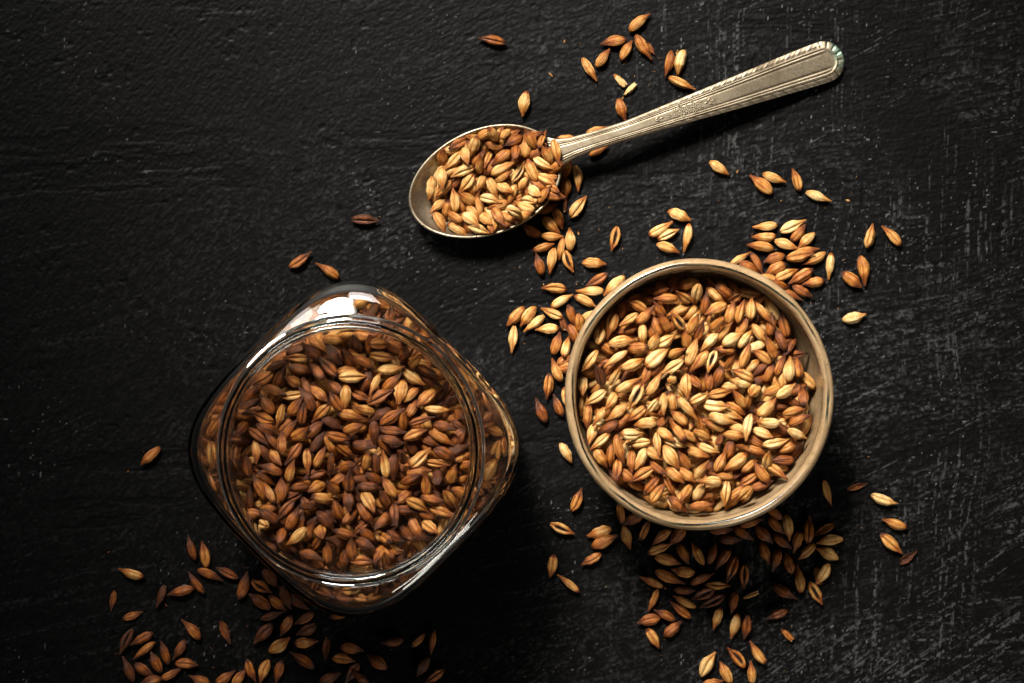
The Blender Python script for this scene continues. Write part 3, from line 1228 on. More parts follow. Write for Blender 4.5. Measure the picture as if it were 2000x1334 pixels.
jn60 -1268 -172 1432 -17 -6 82
jn60 -1245 -258 1450 116 -23 76
jn41 -1320 -240 1476 146 47 76
jn60 -1404 -223 1417 64 21 82
jc50 -1505 -222 1366 -148 -2 82
jn51 -1435 -298 1453 -16 15 79
jc30 -1310 -322 1440 10 -3 82
jn41 -1159 -319 1490 -39 24 76
jn40 -1014 -183 1434 -175 -8 82
jc21 -958 -213 1491 2 -10 84
jn60 -1069 -273 1441 140 -29 76
jn31 -1002 -338 1482 -93 0 76
jc61 -1061 -362 1492 122 12 76
jn51 -1481 -377 1443 127 -8 76
jn60 -1590 -325 1346 49 18 82
jn70 -1587 -379 1365 24 -3 76
jn60 -1565 -424 1408 -170 13 76
jc31 -1399 -452 1464 -105 -15 77
jn51 -1305 -392 1480 51 20 76
jc61 -1263 -434 1477 81 10 76
jn60 -1236 -346 1471 121 -3 82
jc41 -1502 -461 1470 156 14 76
jc41 -1152 -431 1466 -134 -10 82
jn50 -1188 -393 1437 -142 -11 82
jn41 -969 -448 1464 -14 -7 85
jn61 -1629 -513 1412 55 -46 76
jn61 -1475 -532 1461 -28 -9 78
jn50 -1355 -495 1419 40 -6 76
jn50 -1346 -541 1447 56 7 82
jn41 -1275 -556 1485 33 36 78
jn61 -1188 -527 1470 41 -8 83
jc61 -1529 -572 1465 -39 18 82
jn61 -1448 -598 1481 128 0 76
jn51 -1383 -607 1510 93 -15 76
jn80 -1082 -496 1449 -30 -10 82
jn41 -953 -520 1513 18 29 76
jc51 -1045 -575 1482 -13 -19 76
jn80 -1172 -606 1468 56 -5 76
jn41 -1545 -667 1445 -86 15 76
jc61 -1317 -679 1483 -127 6 79
jn41 -1426 -699 1471 -51 37 76
jn70 -1488 -670 1437 -65 3 82
jc41 -1233 -719 1478 -86 14 76
jn41 -1156 -697 1471 62 -3 78
jc51 -1012 -655 1443 -41 -13 78
jn40 -1092 -625 1446 -69 -5 82
jn61 -1661 -700 1407 -81 33 76
jn50 -1610 -451 1378 -10 1 82
jn71 -939 -16 1457 109 41 76
jn40 -885 28 1392 -13 4 82
jn50 -866 -30 1417 -96 -21 76
jc41 -798 -13 1456 0 -44 81
jn60 -705 -39 1370 -23 -10 82
jc41 -781 -90 1465 -8 22 84
jn51 -887 -126 1484 -32 -14 76
jn61 -650 -73 1433 72 49 76
jc41 -581 -114 1467 45 38 76
jn21 -734 -165 1452 7 0 77
jc61 -509 -180 1449 -24 39 76
jn11 -595 -220 1441 -34 12 76
jn21 -827 -258 1484 -115 33 76
jn50 -727 -249 1437 42 12 82
jn31 -673 -306 1447 -100 23 85
jn61 -485 -243 1419 -26 7 76
jn40 -604 -316 1424 41 -17 76
jc51 -795 -331 1473 27 -1 88
jc50 -922 -325 1420 -28 11 76
jn70 -880 -235 1439 70 8 82
jn41 -521 -344 1432 -137 20 84
jn50 -599 -393 1416 65 -23 76
jn31 -892 -410 1473 164 29 76
jn11 -449 -413 1438 -4 -10 78
jn51 -310 -441 1422 -47 60 76
jh81 -431 -317 1393 51 12 38
jh81 -386 -365 1390 34 12 32
jc51 -722 -453 1464 33 7 87
jn50 -659 -497 1438 -88 -24 82
jc61 -548 -476 1488 16 10 78
jn80 -796 -445 1429 -152 2 76
jn61 -407 -515 1470 -13 22 80
jn70 -300 -522 1381 -32 -13 76
jc41 -581 -559 1481 22 -5 76
jn41 -424 -586 1455 -30 -1 84
jn60 -718 -541 1447 -8 -2 82
jn70 -832 -553 1433 -87 -2 76
jn71 -718 -598 1484 -15 2 76
jn60 -499 -600 1436 -23 2 82
jn60 -337 -594 1407 -124 -7 82
jn71 -894 -626 1477 -9 25 76
jn60 -766 -634 1426 -62 -10 76
jn70 -605 -640 1422 -65 -9 82
jc31 -555 -704 1468 44 -11 89
jn61 -401 -682 1492 -31 -15 76
jn90 -336 -657 1416 22 -14 82
jn40 -295 -694 1376 27 -39 82
jn71 -656 -702 1508 95 64 76
jn61 -1598 -751 1452 95 22 76
jn71 -1649 -807 1431 127 74 76
jn61 -1450 -769 1463 164 10 76
jn41 -1333 -783 1481 74 15 76
jn60 -1478 -832 1403 -38 -5 76
jn51 -1528 -882 1432 116 3 84
jn41 -1467 -909 1446 120 -22 82
jn51 -1391 -892 1466 92 -18 76
jn70 -1592 -955 1367 90 5 82
jc60 -1319 -931 1414 25 -16 82
jc61 -1194 -807 1448 -161 14 76
jn71 -1092 -744 1479 -96 -13 76
jn51 -985 -755 1495 22 44 76
jc61 -978 -840 1523 86 29 76
jn50 -1268 -882 1423 0 -10 82
jn41 -1181 -882 1459 -155 45 76
jn51 -1080 -878 1499 126 49 76
jn31 -1126 -947 1473 -10 -18 85
jn71 -983 -957 1486 -83 21 82
jn50 -1040 -831 1443 32 5 82
jn40 -1464 -1005 1406 9 31 76
jc61 -1369 -1022 1452 -131 2 79
jn41 -1576 -1048 1366 3 25 76
jc21 -1507 -1106 1401 162 -65 77
jn70 -1457 -1066 1415 -38 -5 82
jn51 -1324 -1073 1463 63 4 77
jh71 -1221 -992 1473 0 -26 66
jn80 -1112 -1038 1409 -49 9 76
jn60 -1044 -1036 1444 -67 -16 82
jn51 -969 -1050 1463 41 -35 78
jn60 -1391 -1163 1412 80 -47 82
jn11 -1296 -1177 1468 -140 -29 90
jn41 -1152 -1152 1460 -70 60 76
jn60 -1280 -1093 1412 79 2 82
jn50 -1229 -1150 1423 57 28 82
jc60 -1190 -1231 1402 -129 -32 82
jn51 -1114 -1276 1443 90 22 76
jn71 -1057 -1205 1439 162 38 82
jn61 -1215 -1295 1425 -19 18 82
jn51 -1000 -1160 1486 -18 -18 76
jn51 -964 -1249 1467 96 20 76
jn60 -1013 -1330 1399 -95 -29 82
jn70 -1482 -1183 1337 -22 18 82
jn70 -1121 -1090 1434 -51 -6 82
jn41 -879 -735 1485 -103 -27 76
jn70 -823 -754 1455 -90 -18 76
jc31 -766 -743 1472 98 2 80
jn70 -715 -763 1457 -90 6 82
jc41 -449 -738 1462 -8 22 76
jn41 -275 -750 1395 23 50 76
jn41 -361 -801 1445 69 31 76
jn81 -448 -810 1483 89 -47 76
jn41 -291 -833 1415 40 60 76
jn41 -559 -786 1469 7 -2 76
jn61 -608 -829 1483 25 26 76
jc41 -517 -861 1473 93 14 76
jn41 -740 -876 1486 125 -12 76
jn71 -855 -879 1479 -7 -13 78
jn50 -646 -930 1438 38 -24 82
jn51 -476 -951 1463 -12 11 76
jc41 -375 -960 1404 -57 -41 91
jn51 -304 -924 1380 -33 -31 76
jc31 -572 -985 1483 -31 -20 76
jc41 -425 -1027 1434 -19 20 88
jn51 -766 -953 1477 115 33 76
jc31 -861 -966 1503 -58 27 82
jn90 -933 -927 1442 -55 5 82
jc61 -703 -1043 1508 -82 25 76
jn51 -787 -1085 1482 -127 29 76
jn60 -649 -1018 1450 -6 17 82
jn60 -589 -1033 1418 -57 -4 82
jn60 -505 -1057 1421 -22 -33 76
jc31 -493 -1122 1454 -34 41 76
jn51 -580 -1130 1444 -61 12 76
jn60 -881 -1044 1466 -55 4 82
jc60 -916 -1131 1427 -139 1 76
jc61 -631 -1166 1438 -47 -28 76
jc41 -768 -1185 1476 151 -58 76
jn60 -865 -1180 1434 -43 -29 82
jn60 -703 -1181 1415 -26 -16 76
jn61 -886 -1220 1480 -22 32 76
jn51 -802 -1286 1472 -119 41 76
jc41 -736 -1272 1466 -52 61 82
jc51 -903 -1327 1449 0 16 76
jn70 -901 -834 1446 0 -19 82
jn70 -819 -840 1454 -36 -24 82
jn4x -1581 -726 1356 -154 -7 82
jc8x -966 209 1191 -86 16 92
jn8x -1059 221 1183 107 -37 82
jn4x -1257 -277 1372 -120 -2 80
jn7x -893 -923 1374 -79 -9 84
jc4x -1691 -333 1224 61 9 84
jn6x -122 -501 1195 21 -33 91
jn7x -1488 -461 1366 -109 9 88
jn5x -884 -258 1337 -167 -11 85
jc6x -287 -576 1319 87 -22 91
jn4x -134 -778 1251 60 -26 93
jn6x -1138 -108 1328 10 -21 89
jc6x -1484 -782 1339 -8 -12 89
jn7x -1221 -381 1338 -69 -12 92
jn6x -533 -487 1341 34 14 84
jc7x -819 -728 1379 -170 4 94
jc6x -612 -818 1341 73 -21 82
jn4x -639 90 1212 -88 29 81
jc8x -1002 -627 1346 177 19 92
jn8x -1412 -176 1284 -44 21 82
jn7x -682 -99 1297 -139 26 85
jc8x -1199 -1083 1374 37 4 87
jc7x -867 -1246 1310 176 -4 82
jc6x -908 -1066 1394 -148 13 86
jn7x -1286 -1232 1293 -59 9 85
jn6x -272 -559 1262 112 9 81
jn8x -856 20 1274 56 -11 88
jn5x -1657 -750 1317 126 -12 86
jc6x -1197 -1458 1204 64 21 82
jn6x -1555 -234 1255 94 -25 91
jc7x -1515 -471 1320 127 -16 86
jc5x -609 -1306 1298 93 18 80
jn5x -522 -552 1343 175 -18 92
jc6x -1082 159 1210 -63 32 86
jn8x -1157 65 1282 -48 17 81
jc8x -155 -644 1219 29 -41 84
jn6x -901 -180 1337 -130 -13 84
jn6x -165 -363 1199 -67 15 81
jc4x -1196 -546 1363 83 -45 85
jn8x -1335 -1184 1338 -167 -17 82
jc5x -836 -406 1343 5 -23 83
jc4x -826 -949 1397 131 -2 89
jc7x -732 38 1254 84 -8 82
jn8x -1040 -875 1372 -72 8 80
jn7x -690 -239 1335 108 -8 82
jn4x -755 -887 1336 -173 -7 84
jn8x -715 113 1215 -147 7 82
jn5x -1005 -909 1337 81 -11 88
jc7x -733 -1065 1338 -21 5 92
jc7x -1013 232 1207 108 -47 92
jn7x -431 -323 1303 65 -3 87
jc5x -1498 -950 1316 175 -41 91
jn5x -1843 -672 1188 176 -22 91
jc4x -1129 -653 1339 -98 -13 89
jc7x -794 -1394 1241 66 8 91
jc4x -1687 -485 1247 42 5 85
jc4x -1834 -700 1241 -87 -3 90
jc7x -1744 -595 1231 86 -14 87
jc4x -1201 -623 1344 -57 -21 90
jn4x -1156 -559 1337 86 -9 90
jn5x -610 -155 1301 82 -16 81
jn4x -1200 -73 1297 -88 18 92
jc8x -1007 -179 1350 128 -33 80
jn8x -950 -560 1370 62 -49 86
jc8x -818 -1330 1319 91 19 88
jn7x -825 -533 1348 -69 -25 92
jc7x -783 28 1260 70 -17 81
jc5x -1471 -732 1374 -160 -4 89
jc7x -1260 -9 1261 -59 13 85
jn4x -984 -387 1345 -151 -27 81
jc4x -1356 -188 1368 -69 18 85
jn8x -1255 -690 1387 -10 -2 89
jc8x -1275 -1293 1262 119 1 81
jn7x -331 -800 1295 -43 -4 92
jn4x -693 -970 1386 154 9 81
jc7x -1675 -246 1212 53 9 83
jc8x -1603 -444 1278 40 2 85
jc6x -1370 -415 1335 124 0 81
jn4x -914 240 1213 28 -35 93
jc6x -424 -803 1356 -84 28 94
jc8x -240 -331 1228 -127 36 93
jc8x -838 -196 1336 24 -12 83
jn7x -1392 -1349 1216 -54 -3 92
jn6x -1156 -773 1354 -113 3 85
jn4x -1136 83 1241 156 -32 84
jn4x -523 -812 1336 41 1 90
jn6x -1422 -407 1352 -173 -43 81
jn4x -1508 -994 1297 3 3 80
jc8x -753 -618 1348 172 -24 93
jc6x -690 -839 1337 145 5 85
jn8x -774 -482 1344 -163 -21 91
jn7x -1498 -315 1301 -136 -28 86
jc6x -705 -924 1335 -154 -10 81
jc7x -377 -812 1327 126 -17 87
jc5x -611 -904 1343 75 -24 82
jn7x -826 -995 1334 -21 -7 81
jn5x -854 180 1198 -43 16 80
jc5x -306 -485 1306 23 -6 86
jn6x -1562 -482 1307 114 2 84
jn5x -360 -408 1292 -167 2 85
jc6x -240 -889 1239 142 13 94
jn5x -488 -668 1384 -40 -17 92
jn6x -1048 -422 1350 102 -28 90
jn5x -767 -130 1326 35 -31 83
jc4x -623 -594 1338 54 7 90
jn5x -1110 -688 1375 175 -4 90
jc4x -262 -247 1221 129 -21 87
jn8x -504 -1027 1313 173 26 83
jn5x -1130 -1174 1352 -112 -14 83
jn4x -1183 -449 1368 100 -2 86
jn5x -618 -1240 1274 -107 -8 84
jc5x -731 -1264 1336 -9 -9 92
jn7x -1117 -350 1338 -172 8 86
jc7x -510 -1257 1241 -37 -20 90
jc5x -253 -1053 1232 20 -49 93
jn5x -1541 -1154 1240 -153 -35 89
jn5x -1361 -160 1292 -49 22 82
jn5x -546 -1005 1373 98 14 84
jn4x -485 -794 1383 117 -6 93
jc8x -1360 -110 1311 123 -30 81
jn7x -672 -525 1341 -166 -21 83
jc8x -521 -1091 1318 -49 2 89
jn8x -1111 -873 1339 -145 6 92
jn5x -898 -510 1372 24 -48 92
jn5x -1621 -886 1276 -26 -5 90
jc4x -1094 -193 1357 75 30 90
jn5x -394 -958 1289 -66 -11 85
jc6x -1329 -95 1278 95 -14 81
jn8x -683 53 1244 89 -44 89
jn6x -351 -459 1287 35 -20 81
jc6x -1418 -14 1241 101 -49 91
jc5x -275 -696 1278 -81 20 82
jc8x -791 108 1225 70 -20 80
jn6x -1781 -415 1203 20 31 94
jn6x -783 -660 1340 163 -17 82
jc7x -477 -631 1335 -105 1 88
jn8x -1113 -154 1335 -2 -7 81
jn8x -837 -1053 1339 137 6 94
jc6x -689 -474 1336 46 -11 80
jn5x -290 -1000 1238 -1 -26 90
jc5x -899 -762 1339 178 -13 92
jc7x -756 -410 1358 125 34 84
jn8x -1520 -1075 1268 -56 -15 80
jn4x -1295 -785 1378 -12 -5 80
jn8x -1152 -1071 1335 -135 -6 81
jn4x -1278 76 1223 -42 24 91
jn6x -1491 -251 1294 160 -1 87
jn4x -935 -91 1334 151 9 93
jn4x -1000 -345 1344 34 -22 89
jn4x -730 -274 1348 84 22 88
jn4x -347 -1156 1220 51 -3 83
jc7x -466 -1111 1289 -58 1 83
jn6x -1064 -495 1352 15 -29 94
jn5x -1195 -1219 1308 53 15 93
jc7x -1502 -588 1368 -106 1 86
jc6x -1076 5 1278 147 -15 91
jc5x -1170 -310 1337 -173 -7 90
jc6x -689 -674 1344 111 -24 84
jn6x -1074 -608 1336 80 -10 83
jc5x -1364 -871 1368 -75 -7 90
jn7x -174 -966 1200 52 -20 94
jn4x -1227 95 1224 139 -16 94
jc4x -717 -1222 1302 -86 -15 85
jc4x -530 -242 1307 86 -26 81
jn7x -1050 -1005 1337 -3 -9 84
jn8x -841 -1125 1341 -2 -22 81
jc7x -549 -1327 1227 -166 12 94
jc5x -128 -838 1193 -173 28 84
jn6x -1092 -1210 1343 -129 13 92
jn6x -175 -757 1219 -124 2 84
jn4x -1163 211 1188 23 14 93
jc5x -1830 -740 1191 -171 -18 87
jn4x -843 -169 1383 -88 -3 92
jc7x -370 -356 1304 28 8 88
jn8x -1416 -460 1347 -171 -26 91
jn7x -1117 -1248 1308 -176 8 81
jc8x -873 -1235 1375 149 1 81
jc5x -537 -603 1344 -173 -24 85
jc4x -857 -684 1387 -154 7 92
jn6x -958 89 1247 -96 12 93
jn6x -1147 0 1274 -31 17 90
jn5x -583 -1291 1254 -161 -19 88
jn7x -750 -768 1335 -31 -9 81
jn6x -998 -1084 1338 -115 -10 93
jc7x -1246 -125 1311 82 -11 89
jn6x -1757 -342 1202 46 23 89
jc8x -698 -1116 1374 17 -3 92
jc6x -1155 -423 1335 108 -8 83
jn7x -700 -1348 1305 56 18 89
jn8x -782 -1528 1181 -139 -25 90
jn8x -1749 -480 1221 -116 -16 91
jn8x -360 -1162 1266 -140 1 81
jn6x -1356 -361 1337 139 3 90
jc4x -1003 -1132 1374 140 0 93
jc7x -1472 -1237 1234 100 8 89
jn5x -1294 -43 1266 -61 15 82
jn5x -1684 -818 1255 -4 7 93
jc4x -1392 -930 1351 79 -32 81
jn4x -1311 -752 1336 -107 4 83
jn5x -666 -417 1381 75 4 92
jc4x -106 -688 1199 -107 -16 88
jc8x -174 -882 1210 154 12 85
jc4x -411 -512 1363 113 -3 91
jn7x -268 -952 1239 0 -16 89
jc6x -1550 -805 1324 156 7 82
jn6x -633 -308 1342 -138 -22 83
jn6x -668 -1240 1291 94 4 91
jn4x -1351 -504 1340 -8 10 91
jn4x -1107 -1088 1335 -131 4 81
jn8x -816 -1018 1377 143 3 87
jn8x -1380 -779 1343 -35 16 90
jc7x -426 -446 1321 -92 -6 85
jc4x -861 -876 1334 -134 2 81
jn5x -1184 -1342 1260 36 4 86
jn6x -700 -806 1379 -30 1 93
jc7x -999 -108 1334 111 -35 90
jn4x -841 -1291 1289 168 18 83
jn4x -785 -807 1338 138 -9 92
jc7x -1289 -244 1343 23 -20 89
jn4x -1510 -334 1345 93 0 84
jn6x -1223 -183 1345 31 -27 84
jc7x -77 -616 1178 135 7 82
jn8x -847 191 1249 70 -31 86
jn4x -1098 -404 1349 -112 -29 85
jc8x -433 -228 1276 84 -2 84
jc4x -913 -1367 1317 14 12 92
jc4x -1522 -398 1306 136 -17 91
jn6x -1251 -737 1336 76 -5 87
jn4x -1180 -30 1331 -99 22 94
jn7x -1422 -136 1319 98 -26 89
jn5x -986 -1477 1213 169 -8 93
jn6x -1813 -515 1237 59 7 92
jn7x -1246 -865 1345 -168 -23 89
jn4x -1595 -304 1257 -41 27 90
jn8x -1548 -903 1301 58 4 91
jn5x -348 -1044 1303 -163 29 91
jc4x -1041 90 1269 -159 -35 92
jc7x -1520 -733 1328 39 24 85
jn6x -1276 -1386 1224 53 14 85
jc5x -289 -235 1265 -60 0 84
jn4x -207 -835 1249 138 -10 93
jn4x -1474 -617 1338 -103 4 93
jn6x -939 -37 1325 147 23 86
jc4x -935 -1005 1337 -36 -12 86
jc7x -675 -1324 1251 122 15 82
jc5x -1523 -1213 1250 159 -47 94
jn5x -661 -767 1383 157 6 89
jc8x -370 -287 1288 -124 -13 94
jn5x -1623 -783 1280 -9 12 89
jc4x -980 -799 1336 118 -7 87
jc7x -337 -1057 1244 142 18 90
jc6x -1307 -1047 1349 -122 21 92
jn8x -1209 -904 1343 34 -20 92
jn8x -1057 -583 1379 -150 -1 85
jn4x -1708 -1010 1264 -79 -29 87
jc7x -1418 -840 1344 -88 -21 93
jc4x -483 -980 1337 104 -16 87
jc5x -827 -938 1337 -173 -9 91
jn6x -1078 -1326 1278 127 2 87
jn7x -480 -874 1342 128 29 92
jn5x -321 -366 1260 131 14 81
jc4x -916 -1394 1246 -4 -12 80
jc4x -1616 -515 1289 7 43 81
jn6x -935 -1107 1351 -15 -30 86
jn6x -996 -437 1354 -60 -35 85
jc5x -1817 -484 1191 32 9 93
jn7x -611 -1401 1222 65 37 94
jn8x -330 -554 1285 77 -12 82
jn5x -1206 144 1209 -19 27 92
jc8x -1697 -595 1256 -102 12 87
jn7x -554 -1173 1284 -43 -18 92
jn7x -1029 -44 1345 99 -29 85
jc4x -785 -1095 1376 10 -4 91
jn5x -904 15 1317 -116 49 80
jc8x -1065 -252 1336 -108 -8 86
jn7x -1486 -866 1333 49 -4 85
jn5x -1289 -1117 1333 -49 13 84
jn8x -808 -698 1336 -22 -8 84
jn5x -591 -1020 1339 -68 10 86
jc5x -950 -165 1343 -124 -21 87
jc7x -1019 -1301 1289 -17 -15 87
jn6x -1451 -1177 1263 -74 -3 90
jn6x -1445 -333 1321 58 -7 92
jn4x -853 -1359 1269 -153 11 94
jc4x -420 -1110 1320 75 -16 89
jc4x -1421 -535 1337 137 7 84
jn8x -548 -887 1367 35 -47 88
jn7x -504 -111 1282 165 -31 86
jn6x -554 46 1212 143 3 83
jn4x -933 -980 1382 -30 -3 85
jn8x -1010 -565 1336 150 5 83
jn7x -1625 -1117 1224 -38 21 88
jn4x -1715 -681 1242 23 15 81
jc4x -563 -129 1331 -8 -13 88
jc5x -938 -1566 1172 168 -6 86
jc7x -988 -1434 1271 108 17 80
jc7x -495 -67 1243 -83 -2 84
jn7x -969 -238 1346 -179 -22 94
jn4x -831 -1174 1352 158 -31 88
jn8x -438 -981 1299 120 21 81
jn4x -732 -912 1381 -4 -2 88
jn5x -1673 -712 1263 47 9 90
jn6x -1273 -381 1337 98 13 82
jn5x -1612 -392 1267 34 1 86
jn5x -622 36 1286 40 -26 83
jc5x -1531 -601 1328 -122 1 88
jc6x -820 228 1178 169 -13 92
jc7x -626 -91 1311 -118 -1 83
jn8x -1512 -188 1256 -46 12 82
jn7x -851 -625 1376 -176 6 82
jc6x -1261 -641 1338 78 -12 89
jn4x -1183 -1417 1269 -150 -18 81
jc5x -1372 -1243 1262 164 -23 87
jc5x -287 -776 1270 118 5 91
jc6x -432 -1176 1244 105 12 91
jc4x -1130 -824 1337 -156 -9 89
jn7x -373 -1119 1250 -129 -29 80
jn5x -1664 -374 1242 64 7 86
jc5x -781 -1212 1315 -77 -23 83
jn7x -1052 -101 1328 90 -36 87
jn8x -1768 -765 1260 113 -32 82
jn8x -551 -700 1342 3 17 82
jn5x -1453 -1041 1303 166 -26 93
jn8x -1756 -713 1277 129 -19 92
jc6x -768 -1337 1294 -76 -22 81
jn4x -1135 -266 1378 -49 2 92
jc7x -960 -709 1339 79 -18 81
jn6x -574 -601 1379 -64 -6 85
jn7x -907 169 1215 119 -39 94
jc8x -770 -336 1350 112 23 93
jn5x -944 -450 1354 79 -34 86
jn6x -577 -749 1348 -29 -26 90
jn8x -390 -560 1315 110 9 85
jc5x -1228 26 1289 -97 15 92
jc4x -1670 -1009 1226 -3 21 84
jn7x -1140 -1423 1227 -85 -18 83
jc6x -844 -1525 1185 73 29 82
jn8x -1529 -114 1229 -165 -23 89
jn6x -854 -5 1327 -137 15 88
jc4x -809 -868 1369 48 7 93
jn7x -459 -148 1255 -173 25 82
jc6x -575 -509 1380 -58 -3 91
jn7x -850 -57 1310 64 -39 93
jn4x -1380 -617 1346 151 -23 90
jc5x -283 -912 1270 163 -9 82
jn4x -1025 -1036 1367 39 3 82
jn8x -1453 -907 1338 -175 -42 81
jn6x -1340 -733 1376 -177 -8 85
jn5x -1232 -1419 1219 -141 -16 91
jc5x -1458 -1082 1335 -28 7 82
jc6x -1294 -52 1316 -114 7 86
jn8x -589 -408 1336 116 -11 81
jn6x -889 -322 1344 128 17 90
jn5x -782 -1467 1215 -133 -41 81
jc6x -1373 -1188 1282 -40 9 91
jn4x -729 -1332 1258 -76 -30 89
jn6x -153 -457 1201 -141 14 83
jn7x -432 -1037 1325 50 -1 90
jc6x -1227 -463 1343 -24 -23 85
jn5x -348 -932 1289 116 -10 87
jc4x -1310 -911 1335 138 -4 88
jn4x -1593 -838 1294 -4 0 84
jn4x -752 -1153 1340 99 -15 86
jc8x -1370 -1023 1345 -77 17 91
jc8x -1323 -1336 1237 86 29 92
jn4x -570 -5 1261 28 -17 92
jc8x -1327 -961 1341 149 -20 88
jn4x -1444 -72 1242 -65 31 92
jc5x -314 -309 1256 176 -6 82
jc6x -560 -176 1301 -84 29 94
jn7x -1604 -565 1290 176 -18 81
jc4x -1006 133 1226 -84 30 93
jn5x -920 -1285 1345 27 1 91
jn7x -778 -539 1378 119 -4 86
jn7x -578 -654 1339 6 -11 91
jn4x -308 -635 1291 -158 5 93
jn6x -1171 -174 1374 140 -7 82
jc4x -1560 -703 1314 -130 -13 89
jn6x -819 -102 1332 66 2 80
jn8x -852 -320 1380 -83 -1 89
jn5x -1237 -536 1340 -59 -19 81
jn6x -885 -832 1338 49 -12 89
jc4x -264 -490 1253 128 1 80
jn8x -755 -991 1348 -55 -29 86
jn6x -384 -650 1334 -57 12 92
jn8x -1721 -961 1215 -8 11 84
jc7x -1361 -245 1329 65 4 94
jc7x -846 102 1241 -116 2 87
jc6x -707 -55 1285 27 -10 82
jn4x -1354 61 1225 -163 -32 93
jn7x -828 -808 1371 -130 -7 82
jn7x -436 -653 1345 86 18 88
jc8x -722 -1438 1213 121 26 93
jc4x -1220 -1140 1339 126 -13 93
jc6x -179 -570 1225 30 -35 88
jc4x -666 -571 1355 31 -37 83
jn4x -989 -862 1369 -63 6 87
jc8x -1322 -1401 1257 -27 6 84
jc7x -1169 -209 1336 20 -10 84
jc5x -616 -1070 1340 -53 -43 84
jc7x -718 172 1188 -10 -1 83
jc7x -1296 -467 1338 -61 -16 80
jc6x -368 -154 1243 -3 -47 90
jc6x -1241 -1034 1335 50 -9 80
jn8x -622 -452 1343 99 15 88
jc7x -822 -337 1341 108 -21 85
jn8x -918 -1307 1295 -28 6 89
jn7x -1628 -602 1321 -6 -11 88
jc8x -1390 -1290 1251 11 -11 87
jc8x -948 -822 1383 -77 -5 91
jc8x -1086 -726 1341 67 -19 88
jc6x -917 -368 1338 -64 -8 93
jc6x -1193 -1330 1311 -51 -7 88
jc8x -485 -215 1292 102 4 92
jc4x -1057 45 1314 24 -10 92
jn8x -1672 -454 1301 42 6 90
jn5x -495 -193 1339 161 1 85
jc6x -896 -614 1336 -42 2 87
jc8x -1202 -954 1335 34 -9 81
jc6x -1060 -1564 1171 163 11 90
jn4x -1306 -373 1377 132 -6 89
jc6x -1606 -211 1238 -94 31 92
jc7x -763 -82 1346 48 -33 81
jn7x -1396 -695 1337 -128 11 82
jc4x -1020 -691 1344 112 -22 89
jn4x -644 -754 1337 -95 -1 90
jn8x -457 -508 1336 -68 5 81
jc6x -572 -935 1342 -102 19 80
jn5x -392 -718 1354 -69 -22 84
jn7x -1290 -154 1357 76 -12 85
jn8x -1100 -1310 1329 77 23 81
jc5x -902 -799 1369 8 49 81
jn6x -1170 -962 1369 61 3 83
jc5x -1131 140 1213 139 -32 80
jn4x -1037 -778 1338 -80 -15 82
jc4x -512 -1139 1281 -27 -16 80
jn6x -565 -318 1340 90 12 85
jc8x -1746 -548 1276 -80 4 90
jn4x -519 -503 1389 -77 0 89
jn8x -703 -1046 1377 -30 -5 88
jc4x -884 -1204 1333 178 15 86
jc8x -204 -440 1223 80 -24 83
jn5x -1018 -1171 1350 -19 -32 81
jn7x -1053 -911 1335 76 -9 83
jc6x -863 -572 1338 -47 3 93
jn7x -1777 -789 1213 6 15 91
jn4x -1171 -1025 1337 42 -2 88
jn4x -1101 -447 1382 -134 -15 89
jn4x -1608 -690 1293 -121 -9 90
jn8x -123 -784 1197 -154 11 92
jc4x -1373 -1146 1314 -161 10 83
jn6x -1328 -672 1337 -120 3 91
jc6x -485 -409 1339 35 9 89
jc7x -662 -390 1336 48 5 84
jn4x -877 -716 1343 162 18 84
jc4x -995 -1524 1190 -172 2 82
jn4x -636 -1152 1316 96 5 88
jn7x -1210 -782 1348 84 21 94
jn5x -1619 -1064 1236 159 -24 91
jn4x -1821 -879 1183 134 -17 82
jc4x -1090 -1469 1210 107 28 82
jn8x -1152 -328 1383 -54 1 84
jc4x -1383 -665 1378 -31 -4 82
jn7x -1564 -544 1340 17 1 82
jc6x -1265 -1180 1318 147 -23 90
jn6x -746 152 1241 77 -22 84
jn4x -93 -549 1195 168 44 88
jc7x -347 -200 1233 8 -17 84
jc4x -765 -192 1349 38 -28 94
jn5x -569 -1132 1338 -14 -13 88
jn4x -1074 -958 1383 26 18 82
jn6x -973 -1252 1323 -114 -2 91
jc4x -1167 -618 1388 31 -9 84
jn4x -730 -570 1336 -40 -1 86
jc6x -1272 -588 1382 -70 -2 84
jc5x -703 -997 1342 113 16 87
jc6x -1446 -684 1337 -106 -11 84
jn5x -1436 -1117 1296 -4 -12 84
jn5x -1104 -549 1384 17 6 82
jc4x -857 -456 1339 -170 -11 93
jn6x -1379 -1091 1317 157 -33 83
jn6x -1658 -633 1281 45 -12 84
jn6x -1294 -149 1309 83 -11 86
jn4x -1022 37 1267 -8 14 82
jc6x -1181 -1288 1281 -180 -21 83
jc4x -1233 -79 1350 77 -21 86
jn4x -1671 -947 1264 161 -25 88
jc5x -950 -404 1392 -31 -11 88
jn7x -906 -1066 1344 155 20 85
jn8x -1438 -218 1296 124 -41 90
jn4x -1339 -584 1366 -41 -2 90
jn7x -386 -902 1329 -157 9 84
jn8x -1063 -1111 1337 -121 7 83
jc6x -1031 -1241 1330 92 -9 89
jn8x -1366 -39 1249 -107 7 86
jn4x -560 -1241 1310 123 -2 92
jn4x -1418 -336 1368 -137 -9 80
jc4x -490 -735 1341 178 -17 88
jc4x -419 -1092 1269 103 0 85
jn6x -1374 -1246 1315 -29 12 83
jn8x -683 -1171 1333 -92 7 92
jn7x -1705 -893 1231 7 15 83
jn6x -1105 -1367 1260 131 28 91
jc8x -437 -71 1225 135 -13 92
jc5x -191 -723 1256 49 4 94
jn6x -676 -1409 1217 105 14 82
jn8x -591 -228 1337 90 13 82
jn8x -906 82 1251 49 -41 81
jn6x -1591 -984 1263 107 -4 84
